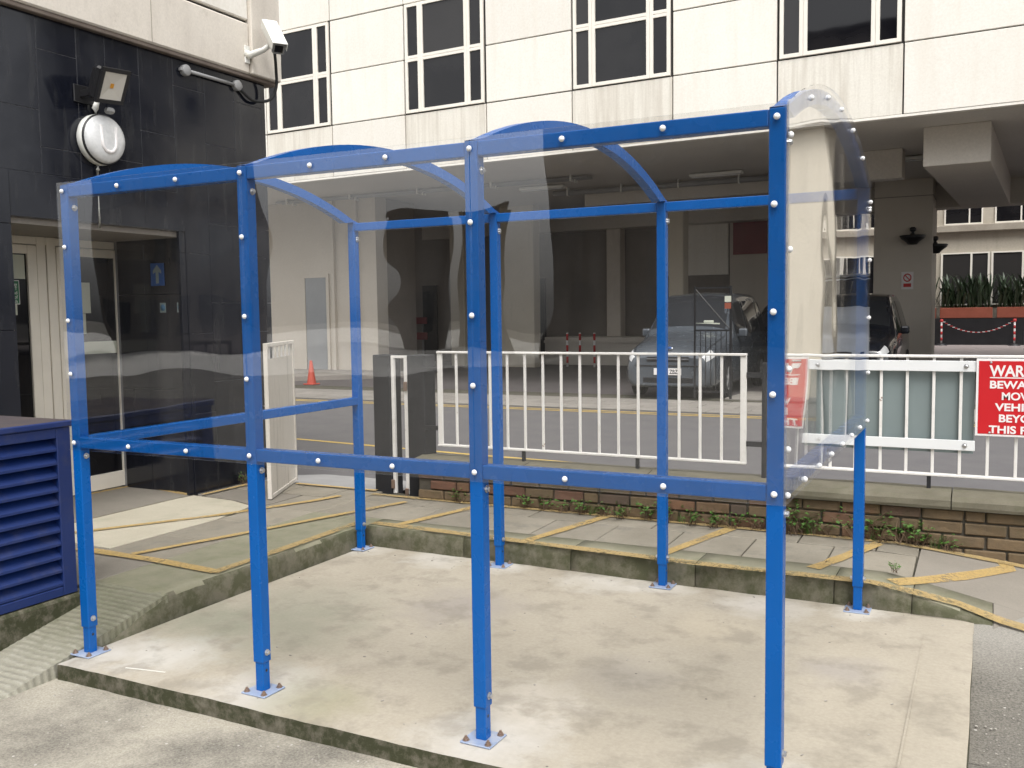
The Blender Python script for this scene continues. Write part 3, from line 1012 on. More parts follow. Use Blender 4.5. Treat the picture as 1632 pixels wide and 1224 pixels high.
m = MB()
c0 = (.0, .015, .005)
fr = [(.011, -.085, -.075), (.011, .115, -.075), (.011, .115, .085), (.011, -.085, .085)]
inn = [(.001, 0, -.012), (.001, .03, -.012), (.001, .03, .022), (.001, 0, .022)]
for k in range(4):
    m.poly([fr[k], fr[(k + 1) % 4], inn[(k + 1) % 4], inn[k]])
m.poly(inn)
rf = link('reflector', m, REFLECTOR, fl, (.18, .02, .035))
rf.rotation_euler = RF.to_euler()
ch = link('led_chip', MB().box(.002, .006, .002, .028, -.008, .018), AMBER, rf)
link('sensor', MB().box(.10, .15, .03, .085, -.11, -.075, .012).box(.12, .151, .045, .07, -.095, -.08, .008), PLASTIC, fl)
bl = thing('bulkhead_lamp', 'round white bulkhead lamp below the floodlight on the granite wall', 'lamp', (XW + .003, 1.735, 2.74))
AX = (1, 0, 0)
link('lamp_base', MB().lathe([(.165, 0), (.172, .01), (.172, .05), (.166, .056), (.16, .058), (0, .058)], axis=AX, n=40), CCTV, bl)
link('lamp_rim', MB().lathe([(.169, .056), (.172, .062), (.166, .072), (.16, .074)], axis=AX, n=40), BLACK, bl)
link('lamp_lens', MB().lathe([(.164, .066), (.16, .085), (.145, .105), (.1, .118), (0, .122)], axis=AX, n=40), LENS, bl)
tp = [(.112, -.06, .085), (.118, -.055, -.05), (.118, -.03, -.082), (.119, .0, -.09), (.118, .03, -.082), (.119, .055, -.05), (.113, .06, .085)]
link('tube', MB().tube([(x, y * 1, z) for x, y, z in tp], .013, 10), SIGNWHITE, bl)
link('cable_gland', MB().tube([(.02, -.02, .165), (.02, -.02, .21), (.03, -.01, .26)], [.014, .022, .016], 10).tube([(.02, -.02, -.17), (.02, -.02, -.20), (.012, -.02, -.21), (.012, -.02, -.6)], [.013, .013, .008, .008], 8), CCTV, bl)
cd = thing('conduit', 'grey conduit pipe with two round junction boxes below the fascia', 'conduit', (XW + .002, 2.55, 3.39))
for y in (0, .55):
    link('junction_box', MB().lathe([(.042, 0), (.042, .035), (.036, .04), (0, .04)], (0, y, .0), AX, 18).box(.0, .03, y - .055, y + .055, -.012, .012, .004), PLASTIC, cd)
link('pipe', MB().tube([(.02, .04, 0), (.02, .51, 0)], .014, 10), PLASTIC, cd)
cv = thing('cctv_camera', 'white security camera on a bracket at the corner of the concrete fascia', 'security camera', (XW + .06, 3.18, 3.65))
cv.scale = (.98, .98, .98)
link('wall_mount', MB().box(0, .012, -.03, .03, -.075, .07, .004).tube([(.005, 0, 0), (.05, .0, -.01), (.17, .02, .02), (.24, .03, .06)], [.038, .03, .022, .02], 12), CCTV, cv)
rot = Vector((.62, -.40, -.66)).to_track_quat('-Y', 'Z').to_euler()
bd = link('camera_housing', MB().box(-.05, .05, -.19, .20, -.045, .05, .014, seg=2), CCTV, cv, (.26, .03, .115), rot)
bd2 = link('sun_shield', MB().box(-.058, .058, -.225, .17, .052, .062, .004).box(-.062, -.056, -.225, .17, .0, .06, .002).box(.056, .062, -.225, .17, .0, .06, .002), CCTV, cv, (.26, .03, .115), rot)
link('front_bezel', MB().box(-.051, .051, -.205, -.1905, -.046, .05, .012), PLASTIC, cv, (.26, .03, .115), rot)
link('camera_window', MB().box(-.034, .034, -.2085, -.2055, -.028, .03, .003), DARKGLASS, cv, (.26, .03, .115), rot)
cpts = []
ctrl = [Vector(p) for p in ((-1.66, 3.28, 3.80), (-1.70, 3.36, 3.68), (-1.76, 3.44, 3.56), (-1.79, 3.47, 3.44), (-1.82, 3.42, 3.33), (-1.86, 3.27, 3.30), (-1.875, 3.16, 3.35), (-1.88, 3.11, 3.385))]
for i in range(len(ctrl) - 1):
    p0, p1, p2, p3 = ctrl[max(i - 1, 0)], ctrl[i], ctrl[i + 1], ctrl[min(i + 2, len(ctrl) - 1)]
    for k in range(5):
        u = k / 5
        cpts.append(.5 * ((2 * p1) + (p2 - p0) * u + (2 * p0 - 5 * p1 + 4 * p2 - p3) * u * u + (3 * p1 - p0 - 3 * p2 + p3) * u ** 3))
cpts.append(ctrl[-1])
tag(link('camera_cable', MB().tube(cpts, .0125, 8), RUBBER), 'black cable looping from the security camera to the conduit', 'cable')

# ------------------------------------------------------------------ white steel gate, black gate posts
ga = thing('steel_gate', 'open white sheet steel gate with lever handle and grimy foot', 'gate', (-1.209, 2.573, .135), (0, 0, math.atan2(3.30 - 2.573, -1.565 + 1.209)))
GL = .81
m = MB()
m.box(0, .03, -.016, .016, 0, 1.18, .003).box(GL - .03, GL, -.016, .016, 0, 1.18, .003).box(.0305, GL - .0305, -.0155, .0155, 1.15, 1.18, .003).box(.0305, GL - .0305, -.0155, .0155, 0, .03, .003)
link('gate_frame', m, WHITE_DIRTY, ga)
link('sheet_panel', MB().box(.031, GL - .031, -.006, .0, .031, 1.06), WHITE_DIRTY, ga)
for k in range(6):
    link('bar', MB().box(.10 + k * .12, .118 + k * .12, -.0055, .006, 1.0605, 1.1495), WHITE, ga)
link('sheet_panel', MB().box(.06, GL - .06, .001, .012, .40, .415).box(.15, .152, .0005, .005, .45, 1.05), WHITE_DIRTY, ga)
link('lock_slot', MB().box(.07, .14, .0005, .004, .20, .395), BLACK, ga)
link('sliding_bolt', MB().box(.05, .21, .004, .016, .275, .29, .002), RUSTBOLT, ga)
link('handle', MB().box(.085, .125, 0, .008, .62, .76, .003).tube([(.105, .006, .70), (.105, .045, .70), (.11, .05, .70), (.215, .05, .70)], .009, 8), ZINC, ga)
for x, lab in ((-.605, 'left black square timber gate post beside the gateway'), (-.287, 'right black square timber gate post at the end of the brick wall')):
    m = MB()
    m.box(x - .079, x + .079, 3.20, 3.36, .08, 1.205, .006)
    tag(link('gate_post', m, BLACKPOST), lab, 'post')
m = MB()
m.box(-.524, -.497, 3.215, 3.245, .12, 1.20, .003).box(-.405, -.37, 3.215, 3.245, .12, 1.20, .003).box(-.4965, -.4055, 3.2155, 3.2445, 1.18, 1.2, .002)
fm = thing('narrow_frame', 'narrow rusty white frame fixed between the two black gate posts', 'frame')
link('frame', m, WHITE, fm)
for hx, hz in ((-.518, .16), (-.39, .1), (-.386, .93)):
    link('hinge', MB().box(hx - .016, hx + .014, 3.2, 3.214, hz, hz + .07, .003), RUSTBOLT, fm)

# ------------------------------------------------------------------ brick dwarf wall
bw = thing('brick_wall', 'low weathered brick wall with a concrete coping carrying the white railings', 'wall')
link('mortar_core', MB().box(-.2, 7, 3.09, 3.29, -.09, .354), MORTAR, bw)
bm_ = [MB().box(-.1075 + random.uniform(0, .004), .1075, -.051, .051, -.0325, .0325, .006).done() for _ in range(1)]
for k in range(3):
    mb = MB().box(-.1075, .1075, -.051, .051, -.0325, .0325, .007)
    for v in mb.bm.verts:
        v.co += Vector((random.uniform(-.003, .003), random.uniform(-.003, .003), random.uniform(-.002, .002)))
    bm_.append(mb.done())
half = MB().box(-.05, .05, -.051, .051, -.0325, .0325, .007).done()
for me in bm_ + [half]:
    me.materials.append(BRICK)
for c in range(6):
    z = .3185 - c * .0752
    x = -.2 + (.0 if c % 2 == 0 else -.115)
    k = 0
    while x < 4.75:
        hd = (c + k) % 5 == 3
        wdt = .1 if hd else .215
        if x > -.26:
            vis = zp(x, 3.05) < z + .05
            if vis:
                o = link('brick', half if hd else random.choice(bm_), None, bw, (max(x, -.2) + wdt / 2, 3.122 + random.uniform(-.004, .004), z), (0, R(random.uniform(-.6, .6)), R(random.uniform(-.7, .7))))
                if x < -.2:
                    o.scale = (.46, 1, 1)
                    o.location.x = -.15
        x += wdt + .0105
        k += 1
cx = [-.24, .68, 1.6, 2.52, 3.44, 4.36, 5.28, 6.2, 7.0]
for a, b_ in zip(cx, cx[1:]):
    m = MB()
    sec = [(3.035, .356), (3.03, .375), (3.034, .405), (3.06, .428), (3.2, .447), (3.34, .436), (3.35, .37), (3.345, .356)]
    vr = m.grid([[(x, y + random.uniform(-.002, .002), z + random.uniform(-.002, .002)) for y, z in sec + sec[:1]] for x in [a + .003 + (b_ - a - .006) * i / 6 for i in range(7)]], smooth=False)
    link('coping_stone', m, COPING, bw)


# weeds along the wall foot
def weed(n, h, spread, seed):
    rr = random.Random(seed)
    m = MB()
    for i in range(n):
        a = rr.uniform(0, 2 * math.pi)
        d = rr.uniform(.2, 1) * spread
        base = Vector((rr.uniform(-.4, .4) * spread, rr.uniform(-.2, .2) * spread, 0))
        tip = base + Vector((math.cos(a) * d, math.sin(a) * d * .6, rr.uniform(.35, 1) * h))
        m.tube([base, (base + tip) / 2 + Vector((0, 0, .15 * h)), tip], [.0013, .0011, .0007], 3, mi=1)
        for k in range(rr.randint(2, 4)):
            c = base.lerp(tip, rr.uniform(.5, 1.05)) + Vector((rr.uniform(-.01, .01), rr.uniform(-.01, .01), rr.uniform(0, .012)))
            L = rr.uniform(.008, .019)
            an = rr.uniform(0, 6.28)
            dx = Vector((math.cos(an), math.sin(an), rr.uniform(-.3, .6))).normalized() * L
            sdv = dx.cross(Vector((rr.uniform(-.4, .4), rr.uniform(-.4, .4), 1))).normalized() * L * .42
            up = Vector((0, 0, L * .15))
            m.poly([c, c + dx * .45 + sdv + up, c + dx, c + dx * .45 - sdv + up])
    return m.done(recalc=False)


wm = [weed(16, .07, .06, 1), weed(34, .10, .11, 2), weed(24, .06, .10, 3), weed(12, .055, .05, 4)]
for me in wm:
    me.materials.append(LEAF)
    me.materials.append(DRYLEAF)
wd_spots = [(.17, 0, 1), (.7, 0, .9), (.86, 3, 1), (1.02, 2, .8), (1.15, 0, .9), (1.3, 3, 1), (1.45, 2, .9), (1.62, 0, 1), (1.76, 1, .8), (1.92, 2, 1), (2.08, 2, 1), (2.2, 3, 1), (2.35, 2, .9), (2.52, 1, 1.1), (2.62, 1, .9), (2.72, 2, .9), (2.98, 1, 1.05), (3.07, 0, 1.1), (3.19, 0, 1.25), (3.28, 0, 1.1), (3.43, 3, 1)]
for x, k, s_ in wd_spots:
    o = tag(link('weed', wm[k], None, None, (x, 3.055 + random.uniform(-.015, .01), zp(x, 3.05) + .002), (0, 0, random.uniform(0, 6))), 'small green weed growing at the foot of the brick wall', 'weed', 'weeds along the foot of the brick wall')
    o.scale = (s_ * 1.75,) * 3
def grass(seed, n, h):
    rr_ = random.Random(seed)
    m = MB()
    for i in range(n):
        a = rr_.uniform(0, 6.28)
        b0 = Vector((rr_.uniform(-.03, .03), rr_.uniform(-.012, .012), 0))
        L = h * rr_.uniform(.5, 1.1)
        d = Vector((math.cos(a), math.sin(a) * .6, 0))
        sdv = Vector((-d.y, d.x, 0)) * .0016
        pts = [b0 + d * (L * .6 * u * u) + Vector((0, 0, L * (u - .35 * u * u))) for u in (0, .35, .7, 1)]
        m.grid([[p + sdv * (1 - q / 3.2) for q, p in enumerate(pts)], [p - sdv * (1 - q / 3.2) for q, p in enumerate(pts)]], mi=1 if rr_.random() < .25 else 0)
    me = m.done(recalc=False)
    me.materials.append(LEAF)
    me.materials.append(DRYLEAF)
    return me


gm = [grass(1, 30, .11), grass(2, 46, .15)]
for k, x in enumerate((.36, 1.22, 1.84, 2.66, 3.02, 3.36)):
    tag(link('grass_tuft', gm[k % 2], None, None, (x, 3.05, zp(x, 3.05) + .002), (0, 0, k * 1.3)), 'thin grass tuft with dry blades at the foot of the brick wall', 'grass tuft', 'grass tufts along the foot of the brick wall')
o = tag(link('weed', wm[1], None, None, (-1.84, 3.0, .135), (0, 0, 1)), 'green weed at the foot of the black granite wall beside the gate', 'weed')
o = tag(link('weed', wm[3], None, None, (3.2, 2.36, .135), (0, 0, 2)), 'flat tuft of weed in a joint of the paving flags', 'weed')

# ------------------------------------------------------------------ railings
YR = 3.2


def railing(name, label, x0, x1, n, stubs, brk):
    t_ = thing(name, label, 'railing', group='white steel railings on the brick wall')
    link('top_rail', MB().box(x0, x1, YR - .02, YR + .02, 1.222, 1.238, .003), WHITE, t_)
    link('bottom_rail', MB().box(x0, x1, YR - .02, YR + .02, .52, .536, .003), WHITE, t_)
    bme = MB().box(-.0085, .0085, -.0085, .0085, .5365, 1.2215, .002).done()
    eme = MB().box(-.02, .02, -.0085, .0085, .5365, 1.2215, .002).done()
    for k in range(n + 1):
        x = x0 + .02 + (x1 - x0 - .04) * k / n
        link('end_bar' if k in (0, n) else 'bar', eme if k in (0, n) else bme, WHITE, t_, (x, YR, 0))
    for x in stubs:
        link('stub', MB().box(x - .011, x + .011, YR - .011, YR + .011, .43, .5195), BLACKPOST, t_)
    for xa, xb in brk:
        for z in (1.10, .655):
            link('bracket', MB().box(xa, xb, YR - .012, YR + .012, z - .016, z + .016), BLACKPOST, t_)
    return t_


railing('railing', 'white railing behind the shelter between the black post and the parked car view', -.088, 2.232, 16, (.628, 1.493), ((-.207, -.089), (2.233, 2.41)))
railing('railing', 'white railing at right carrying the red warning sign', 2.44, 6.1, 25, (3.312, 4.6, 5.6), ((2.36, 2.439),))
link_post = tag(link('rail_post', MB().box(2.41, 2.437, 3.17, 3.23, .43, 1.18, .003), BLACKPOST), 'black steel post between the two white railings', 'post')
link_post.location.x = -.076

sb = thing('sign_back', 'grey rear of a sign held by two white straps on the right railing', 'sign', (0, 3.2, 0))
link('board', MB().box(2.66, 3.545, .022, .028, .66, 1.19), GREYBOARD, sb)
for z0, z1 in ((1.142, 1.205), (.682, .742)):
    st = link('strap', MB().box(2.62, 3.553, -.026, -.0205, z0, z1, .002), WHITE_STRAP, sb)
    for x in (2.67, 3.50):
        link('bolt', hex_me, None, st, (x, -.026, (z0 + z1) / 2), (R(90), 0, 0))
ws = thing('warning_sign', 'red warning sign with white lettering on the right railing', 'sign', (3.552, 3.165, .775))
link('sign_plate', MB().box(0, .50, -.002, .002, 0, .445, .0015), SIGNWHITE, ws)
link('sign_face', MB().box(.013, .487, -.0036, -.0022, .013, .432, .001), RED, ws)
for s_, z, wd, hh in (('WARNING', .346, .36, .066), ('BEWARE OF', .277, .36, .045), ('MOVING', .212, .235, .045), ('VEHICLES', .149, .30, .045), ('BEYOND', .085, .26, .045), ('THIS POINT', .020, .36, .045)):
    o = text('lettering', s_, .1, SIGNWHITE, ws, (.25, -.0045, z), bold=.0028)
    d_ = o.dimensions
    xs_ = [v.co.x for v in o.data.vertices]
    ys_ = [v.co.y for v in o.data.vertices]
    o.scale = (wd / (max(xs_) - min(xs_)), hh / (max(ys_) - min(ys_)), 1)
link('underline', MB().box(.07, .43, -.0047, -.0037, .334, .340), SIGNWHITE, ws)
for x in (.075, .425):
    for z in (.424, .021):
        link('bolt', hex_me, None, ws, (x, -.004, z), (R(90), 0, 0)).scale = (.5,) * 3

# ------------------------------------------------------------------ office building on columns (turned 3 degrees)
ob = thing('office_building', 'cream panelled office building raised on columns across the road', 'building', (.07, 14.03, 0), (0, 0, R(-3.13)))
ZR = [4.65, 5.80, 6.945, 8.10, 9.25, 10.4]
joints = [-15.95, -13.85, -11.8, -9.8, -7.76, -5.715, -3.765, -1.715, .185, 2.22, 4.15, 6.15, 8.1, 10.1]
link('wall', MB().box(-18, 14, .05, .4, 4.66, 10.4), SHADOWGAP, ob)
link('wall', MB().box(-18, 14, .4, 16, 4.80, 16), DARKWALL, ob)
GP = .012
for i, (a, b_) in enumerate(zip(joints, joints[1:])):
    win = i % 2 == 0
    bays = list(zip(ZR, ZR[1:]))
    for j, (z0, z1) in enumerate(bays):
        if win and j in (1, 2):
            continue
        gq = GP * random.uniform(.7, 1.35)
        link('cladding_panel', MB().box(a + gq, b_ - GP, -.004 + random.uniform(-.004, .004), .05, z0 + GP, z1 - GP, .006), SILL if win and j == 0 else CLAD, ob)
    if win:
        x0, x1 = a + .04, b_ - .04
        m = MB()
        f_ = .066
        vb = [x0, x0 + .33, x0 + .40, x1 - .40 - f_, x1 - .33 - f_, x1 - f_]
        for x in vb:
            m.box(x, x + f_, -.025, .03, 5.815, 8.085, .004)
        fr_ = link('window', m, WINFRAME, ob)
        spans = [(vb[0] + f_, vb[1]), (vb[2] + f_, vb[3]), (vb[4] + f_, vb[5])]
        for xa, xb in spans:
            for zz, hh in ((5.815, f_), (6.883, .06), (6.948, .06), (8.085 - f_, f_)):
                link('glazing_bar', MB().box(xa + .0005, xb - .0005, -.0245, .0295, zz, zz + hh, .003), WINFRAME, fr_)
        for xa, xb in spans:
            for za, zb in ((5.815 + f_, 6.883), (7.008, 8.085 - f_)):
                link('pane', MB().box(xa, xb, .005 + random.uniform(0, .004), .02, za, zb), DARKGLASS, fr_)
link('soffit_trim', MB().box(-18, 14, .0, .12, 4.615, 4.6595, .004), CLAD, ob)
link('soffit', MB().box(-18, 14, .125, 16, 4.62, 4.78), SOFFIT, ob)
# down-stand beams and columns under the building
for x0, x1, y0, y1, z0 in ((2.4, 3.45, 1.2, 9, 3.95), (-6, .1, 5.2, 5.6, 4.2), (-14, 14, 9.3, 9.9, 4.0), (7.5, 8.5, .8, 9, 3.9), (-.25, 1.8, 3.2, 3.6, 4.05)):
    link('beam', MB().box(x0, x1, y0, y1, z0, 4.619, .01), BEAM, ob)
cl = link('column', MB().box(.36, 1.02, .22, .8, ZG, 4.62, .02), COLUMN, ob)
link('column_foot', MB().box(-.6, 1.3, -.4, 1.1, ZG, -.035, .01), STRIP, ob)
link('column', MB().box(5.0, 5.7, .22, .8, ZG, 4.62, .02), COLUMN, ob)
link('column', MB().box(-7.3, -6.85, 9.4, 9.8, ZG, 4.0, .02), FASCIA, ob)
link('column', MB().box(-4.2, -3.8, 6.4, 6.8, ZG, 4.62, .02), COLUMN, ob)
link('column', MB().box(-9.75, -8.6, 7.2, 7.6, ZG, 4.62, .02), COLUMN, ob)
link('column', MB().box(-11.5, -11.0, 7.2, 7.6, ZG, 4.62, .02), COLUMN, ob)
# block pier to the right, with sign and lamps
blk = thing('pier', 'grey beige rendered pier carrying wall lamps behind the warning sign', 'pier')
link('pier_shaft', MB().box(1.04, 2.36, 22, 24, ZG, 4.62, .01), BLOCK, blk)
link('pier_cap', MB().box(1.03, 2.37, 21.985, 24, 4.2, 4.215), DARKWALL, blk)
for (x, y, z, lab) in ((1.93, 21.99, 3.2, 'dark uplighter lamp on the front of the beige pier'), (2.40, 22.6, 3.0, 'dark uplighter lamp on the side of the beige pier')):
    wl = thing('wall_lamp', lab, 'lamp', (x, y, z))
    link('lamp_bowl', MB().lathe([(0, -.17), (.1, -.16), (.15, -.1), (.26, -.02), (.3, .05), (.27, .06), (0, .06)], (0, -.14, 0), n=16), BLACK, wl)
    link('lamp_arm', MB().box(-.05, .05, -.2, 0, .06, .10).box(-.07, .07, -.14, -.02, .15, .26, .03).box(-.03, .03, -.12, -.03, .1, .15), BLACK, wl)
ns = thing('no_parking_sign', 'small white sign with a red barred circle on the beige pier', 'sign', (1.82, 21.985, 2.18))
ns.scale = (.72, 1, .78)
link('sign_plate', MB().box(-.19, .19, -.006, 0, -.27, .27), SIGNWHITE, ns)
link('sign_ring', MB().lathe([(.13, 0), (.13, .004), (.095, .004), (.095, 0)], (0, -.006, .09), (0, -1, 0), 20), REDPAINT, ns)
link('sign_bar', MB().box(-.1, .1, -.0105, -.0065, .075, .105, rot=Matrix.Rotation(R(45), 3, 'Y'), at=(0, 0, .09)), REDPAINT, ns)
link('sign_strip', MB().box(-.12, .12, -.0095, -.0062, -.2, -.09), REDPAINT, ns)
dl = thing('downlight', 'small lit downlight in the dark ceiling under the building', 'light', (1.25, 21.0, 4.6))
dl.location = (1.33, 20.9, 4.6)
link('lamp_disc', MB().lathe([(.06, 0), (0, .001)], n=14), DOWNLIGHT, dl)
link('lamp_ring', MB().lathe([(.06, -.005), (.09, -.005), (.09, .019), (.06, .019)], n=14), CCTV, dl)

# walls under the building
t_ = thing('car_park_wall', 'beige wall with a grey door under the left part of the raised building', 'wall')
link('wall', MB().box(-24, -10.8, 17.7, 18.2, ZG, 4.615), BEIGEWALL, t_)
link('wall', MB().box(-11.2, -10.81, 18.2005, 19.6, ZG, 4.61), DARKWALL, t_)  # side of the beige wall, its shade put in as a darker colour
dd = link('door', MB().box(-13.15, -12.45, 17.66, 17.698, .05, 2.55, .005), GREYDOOR, t_)
link('door_frame', MB().box(-13.25, -13.16, 17.65, 17.699, .05, 2.65).box(-12.44, -12.35, 17.65, 17.699, .05, 2.65).box(-13.1595, -12.4405, 17.65, 17.699, 2.551, 2.65), BEIGEWALL, t_)
link('reveal', MB().box(-12.2, -12.12, 17.6, 17.699, .05, 4.6).box(-11.45, -11.35, 17.6, 17.699, .05, 4.6), BEIGEWALL, t_)
t_ = thing('car_park_rear_wall', 'dim rear wall of the car park under the raised building', 'wall')
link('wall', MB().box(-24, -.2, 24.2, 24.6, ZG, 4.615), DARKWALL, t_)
link('pilaster', MB().box(-12.1, -11.53, 20, 20.4, ZG, 4.615), BEIGEWALL, t_)
link('upper_board', MB().box(-4.95, -3.1, 24.14, 24.199, 2.55, 4.25), CLAD, t_)
link('painted_lit_wall', MB().box(-3.05, -.6, 24.15, 24.199, 1.2, 4.4), BLOCK, t_)  # lit stretch of the rear wall, its light put in as a paler colour
link('red_panel', MB().box(-2.95, -2.0, 24.1, 24.149, 3.1, 4.1), REDRAIL, t_)
link('door', MB().box(-13.45, -12.9, 24.12, 24.199, ZG, 2.48), BLACK, t_)
link('door', MB().box(-9.9, -8.9, 24.12, 24.199, ZG, 2.6), BLACK, t_)
link('vent', MB().box(-.55, -.25, 24.12, 24.199, 2.5, 3.4), CLAD, t_)
link('dock', MB().box(-8.5, -4.95, 23.2, 24.119, ZG, .78, .02).box(-8.5, -4.95, 23.15, 23.199, .6, .68), BEAM, t_)
t_ = thing('red_barrier', 'low red barrier boards in front of the dim rear wall', 'barrier')
link('board', MB().box(-14.2, -12.98, 23.6, 23.64, 1.2, 1.42), REDRAIL, t_)
link('board', MB().box(-14.0, -12.98, 23.6, 23.64, .68, .92), REDRAIL, t_)
link('leg', MB().box(-13.95, -13.9, 23.641, 23.69, ZG, 1.42).box(-13.2, -13.15, 23.641, 23.69, ZG, 1.42), PLASTIC, t_)
t_ = thing('wheeled_bin', 'dark green bin standing against the beige pilaster', 'bin', (-10.83, 18.5, ZG))
t_.location = (-11.15, 19.3, ZG)
link('bin_body', MB().lathe([(.25, .02), (.31, .75), (.31, .78), (0, .78)], n=4, smooth=False), BINGREEN, t_, rot=(0, 0, R(45)))
link('bin_lid', MB().box(-.29, .29, -.29, .29, .785, .86, .03), BINGREEN, t_)
for k, (x, y, z, L) in enumerate(((-9, 17.0, 4.56, 9.0), (-9, 17.25, 4.56, 9.0), (-3, 19.0, 4.5, 6.5))):
    t_ = thing('ceiling_pipe', ('front grey service pipe under the car park ceiling', 'second grey service pipe just behind the front one', 'thicker grey service pipe deeper under the car park ceiling')[k], 'pipe', (x, y, z))
    link('pipe', MB().tube([(-L / 2, 0, 0), (L / 2, 0, 0)], .035 if k < 2 else .07, 10), PLASTIC, t_)
    for q in range(5):
        link('pipe_clip', MB().box(-L / 2 + .4 + q * (L - .8) / 4 - .015, -L / 2 + .4 + q * (L - .8) / 4 + .015, -.08, .08, -.08, .119 - (z - 4.5)), CCTV, t_)
for k, x in enumerate((-6.2, -1.9, 2.1)):
    t_ = thing('ceiling_luminaire', ('unlit ceiling light above the striped bollards', 'unlit ceiling light above the parked silver car', 'unlit ceiling light near the beige pier')[k], 'light', (x, 18.2, 4.6))
    link('light_body', MB().box(-.6, .6, -.09, .09, -.07, .0, .02), CCTV, t_)
    link('diffuser', MB().box(-.56, .56, -.07, .07, -.10, -.0705, .02), LENS, t_)
# traffic cone
t_ = thing('traffic_cone', 'orange traffic cone on the far side of the road by the gateway', 'traffic cone', (-10.3, 14.3, ZG + .012))
link('cone_base', MB().box(-.2, .2, -.2, .2, 0, .035, .015), ORANGE, t_)
link('cone_body', MB().lathe([(.15, .035), (.045, .72), (.03, .74), (0, .74)], n=18), ORANGE, t_)
t_.scale = (.7, .7, .75)
# striped bollards
bo = None
for k, (x, y) in enumerate(((-7.35, 22.3), (-6.95, 22.3), (-6.5, 22.3))):
    if bo is None:
        bo = thing('striped_bollard', 'striped bollard farthest from the parked car, first of three in the car park', 'bollard', (x, y, ZG), group='striped bollards in the car park')
        link('bollard_post', MB().tube([(0, 0, 0), (0, 0, 1.0)], .032, 10), SIGNWHITE, bo)
        for z in (.12, .45, .78):
            link('red_band', MB().tube([(0, 0, z), (0, 0, z + .19)], .034, 10), REDPAINT, bo)
    else:
        tag(copy_tree(bo, None, (x, y, ZG)), ('', 'middle one of the three red and white striped bollards in the dark car park', 'striped bollard nearest the parked car, last of three in the car park')[k])
# black mesh gate with notices beside the parked car
t_ = thing('mesh_gate', 'black metal mesh gate with a diagonal brace beside the parked car', 'gate', (-.95, 13.12, 0))
m = MB()
m.box(0, .03, -.015, .015, .0, 1.93, .002).box(.62, .66, -.015, .015, .0, 1.93, .002).box(.0305, .6195, -.0145, .0145, 1.89, 1.92).box(.0305, .6195, -.0145, .0145, 1.16, 1.19).box(.0305, .6195, -.0145, .0145, .1, .13)
link('gate_frame', m, BLACK, t_)
link('brace', MB().tube([(.03, 0, 1.88), (.62, 0, 1.2)], .012, 6), BLACK, t_)
for k in range(6):
    link('bar', MB().box(.11 + k * .09, .122 + k * .09, -.006, .006, .1305, 1.1595), BLACK, t_)
for z, mt, lab in ((1.66, PAPER, 'white notice taped to the black mesh gate'), (1.545, TERRACOTTA, 'reddish notice taped under the white one on the mesh gate')):
    tag(link('notice', MB().box(-.41, -.3, 13.10, 13.104, z, z + .10), mt), lab, 'notice')

# ------------------------------------------------------------------ courtyard beyond the passage
fb = thing('far_building', 'stained cream building with white windows beyond the passage', 'building')
link('wall', MB().box(-14, 16, 42.2, 46, ZG, 11), FARWALL, fb)
link('cornice', MB().box(-14, 16, 41.9, 42.199, 4.72, 5.03, .03), CORNICE, fb)
wb_me = MB().box(-.75, .75, -.06, .0, 0, .06).box(-.75, .75, -.06, 0, .86, .92).box(-.75, -.69, -.06, 0, .0601, .8599).box(.69, .75, -.06, 0, .0601, .8599).box(.2, .26, -.06, 0, .0601, .8599).done()
wp_me = MB().box(-.7, .7, -.02, -.002, .02, .9).done()
wc_me = MB().box(-.95, .95, -.06, .0, 0, .06).box(-.95, .95, -.06, 0, 2.2, 2.26).box(-.95, -.87, -.06, 0, .0601, 2.1999).box(.87, .95, -.06, 0, .0601, 2.1999).box(.2, .28, -.06, 0, .0601, 2.1999).done()
wq_me = MB().box(-.9, .9, -.02, -.002, .02, 2.22).done()
for x in (-5.5, -3.6, -1.7, .4, 2.55, 4.5, 6.4, 8.3, 10.2):
    f_ = link('window', wb_me, WINFRAME, fb, (x, 42.195, 5.05))
    link('pane', wp_me, DARKGLASS, f_)
    f_ = link('window', wc_me, WINFRAME, fb, (x + .1, 42.195, 1.6))
    link('pane', wq_me, DARKGLASS, f_)
link('base_wall', MB().box(-14, 16, 41.6, 42.19, ZG, 1.05), BLACK, fb)
pl_ = None
for k, x in enumerate((.6, 2.75, 4.9, 7.05)):
    if pl_ is None:
        pl_ = thing('planter', 'terracotta palm planter hidden partly by the beige pier', 'planter', (x, 41.2, 1.05), group='planters under the far windows')
        link('planter_box', MB().box(-1.0, 1.0, -.3, .3, 0, .45, .02), TERRACOTTA, pl_)
        m = MB()
        rr = random.Random(5)
        for i in range(150):
            b0 = Vector((rr.uniform(-.95, .95), rr.uniform(-.2, .2), .45))
            an = rr.uniform(0, 6.28)
            L = rr.uniform(.4, 1.5)
            ups = rr.uniform(.9, 2.7)
            prev = None
            dirv = Vector((math.cos(an), math.sin(an), 0))
            sdv = Vector((-dirv.y, dirv.x, 0))
            pts = []
            for s_ in range(5):
                u = s_ / 4
                c = b0 + dirv * (L * .55 * u) + Vector((0, 0, ups * (u - .45 * u * u)))
                wv = .045 * math.sin(math.pi * min(1, u * .9 + .1))
                pts.append((c + sdv * wv, c - sdv * wv))
            m.grid([[p[0] for p in pts], [p[1] for p in pts]])
        link('foliage', m.done(recalc=False), DARKLEAF, pl_)
    else:
        tag(copy_tree(pl_, None, (x, 41.2, 1.05)), ('', 'long terracotta palm planter between the two courtyard chain posts', 'long terracotta palm planter just past the farther chain post', 'terracotta palm planter at the far right end of the ledge')[k])
link_b = tag(link('planter_ledge', MB().box(-14, 16, 40.85, 41.59, ZG, 1.045), BLACK), 'dark ledge under the far planters', 'ledge')
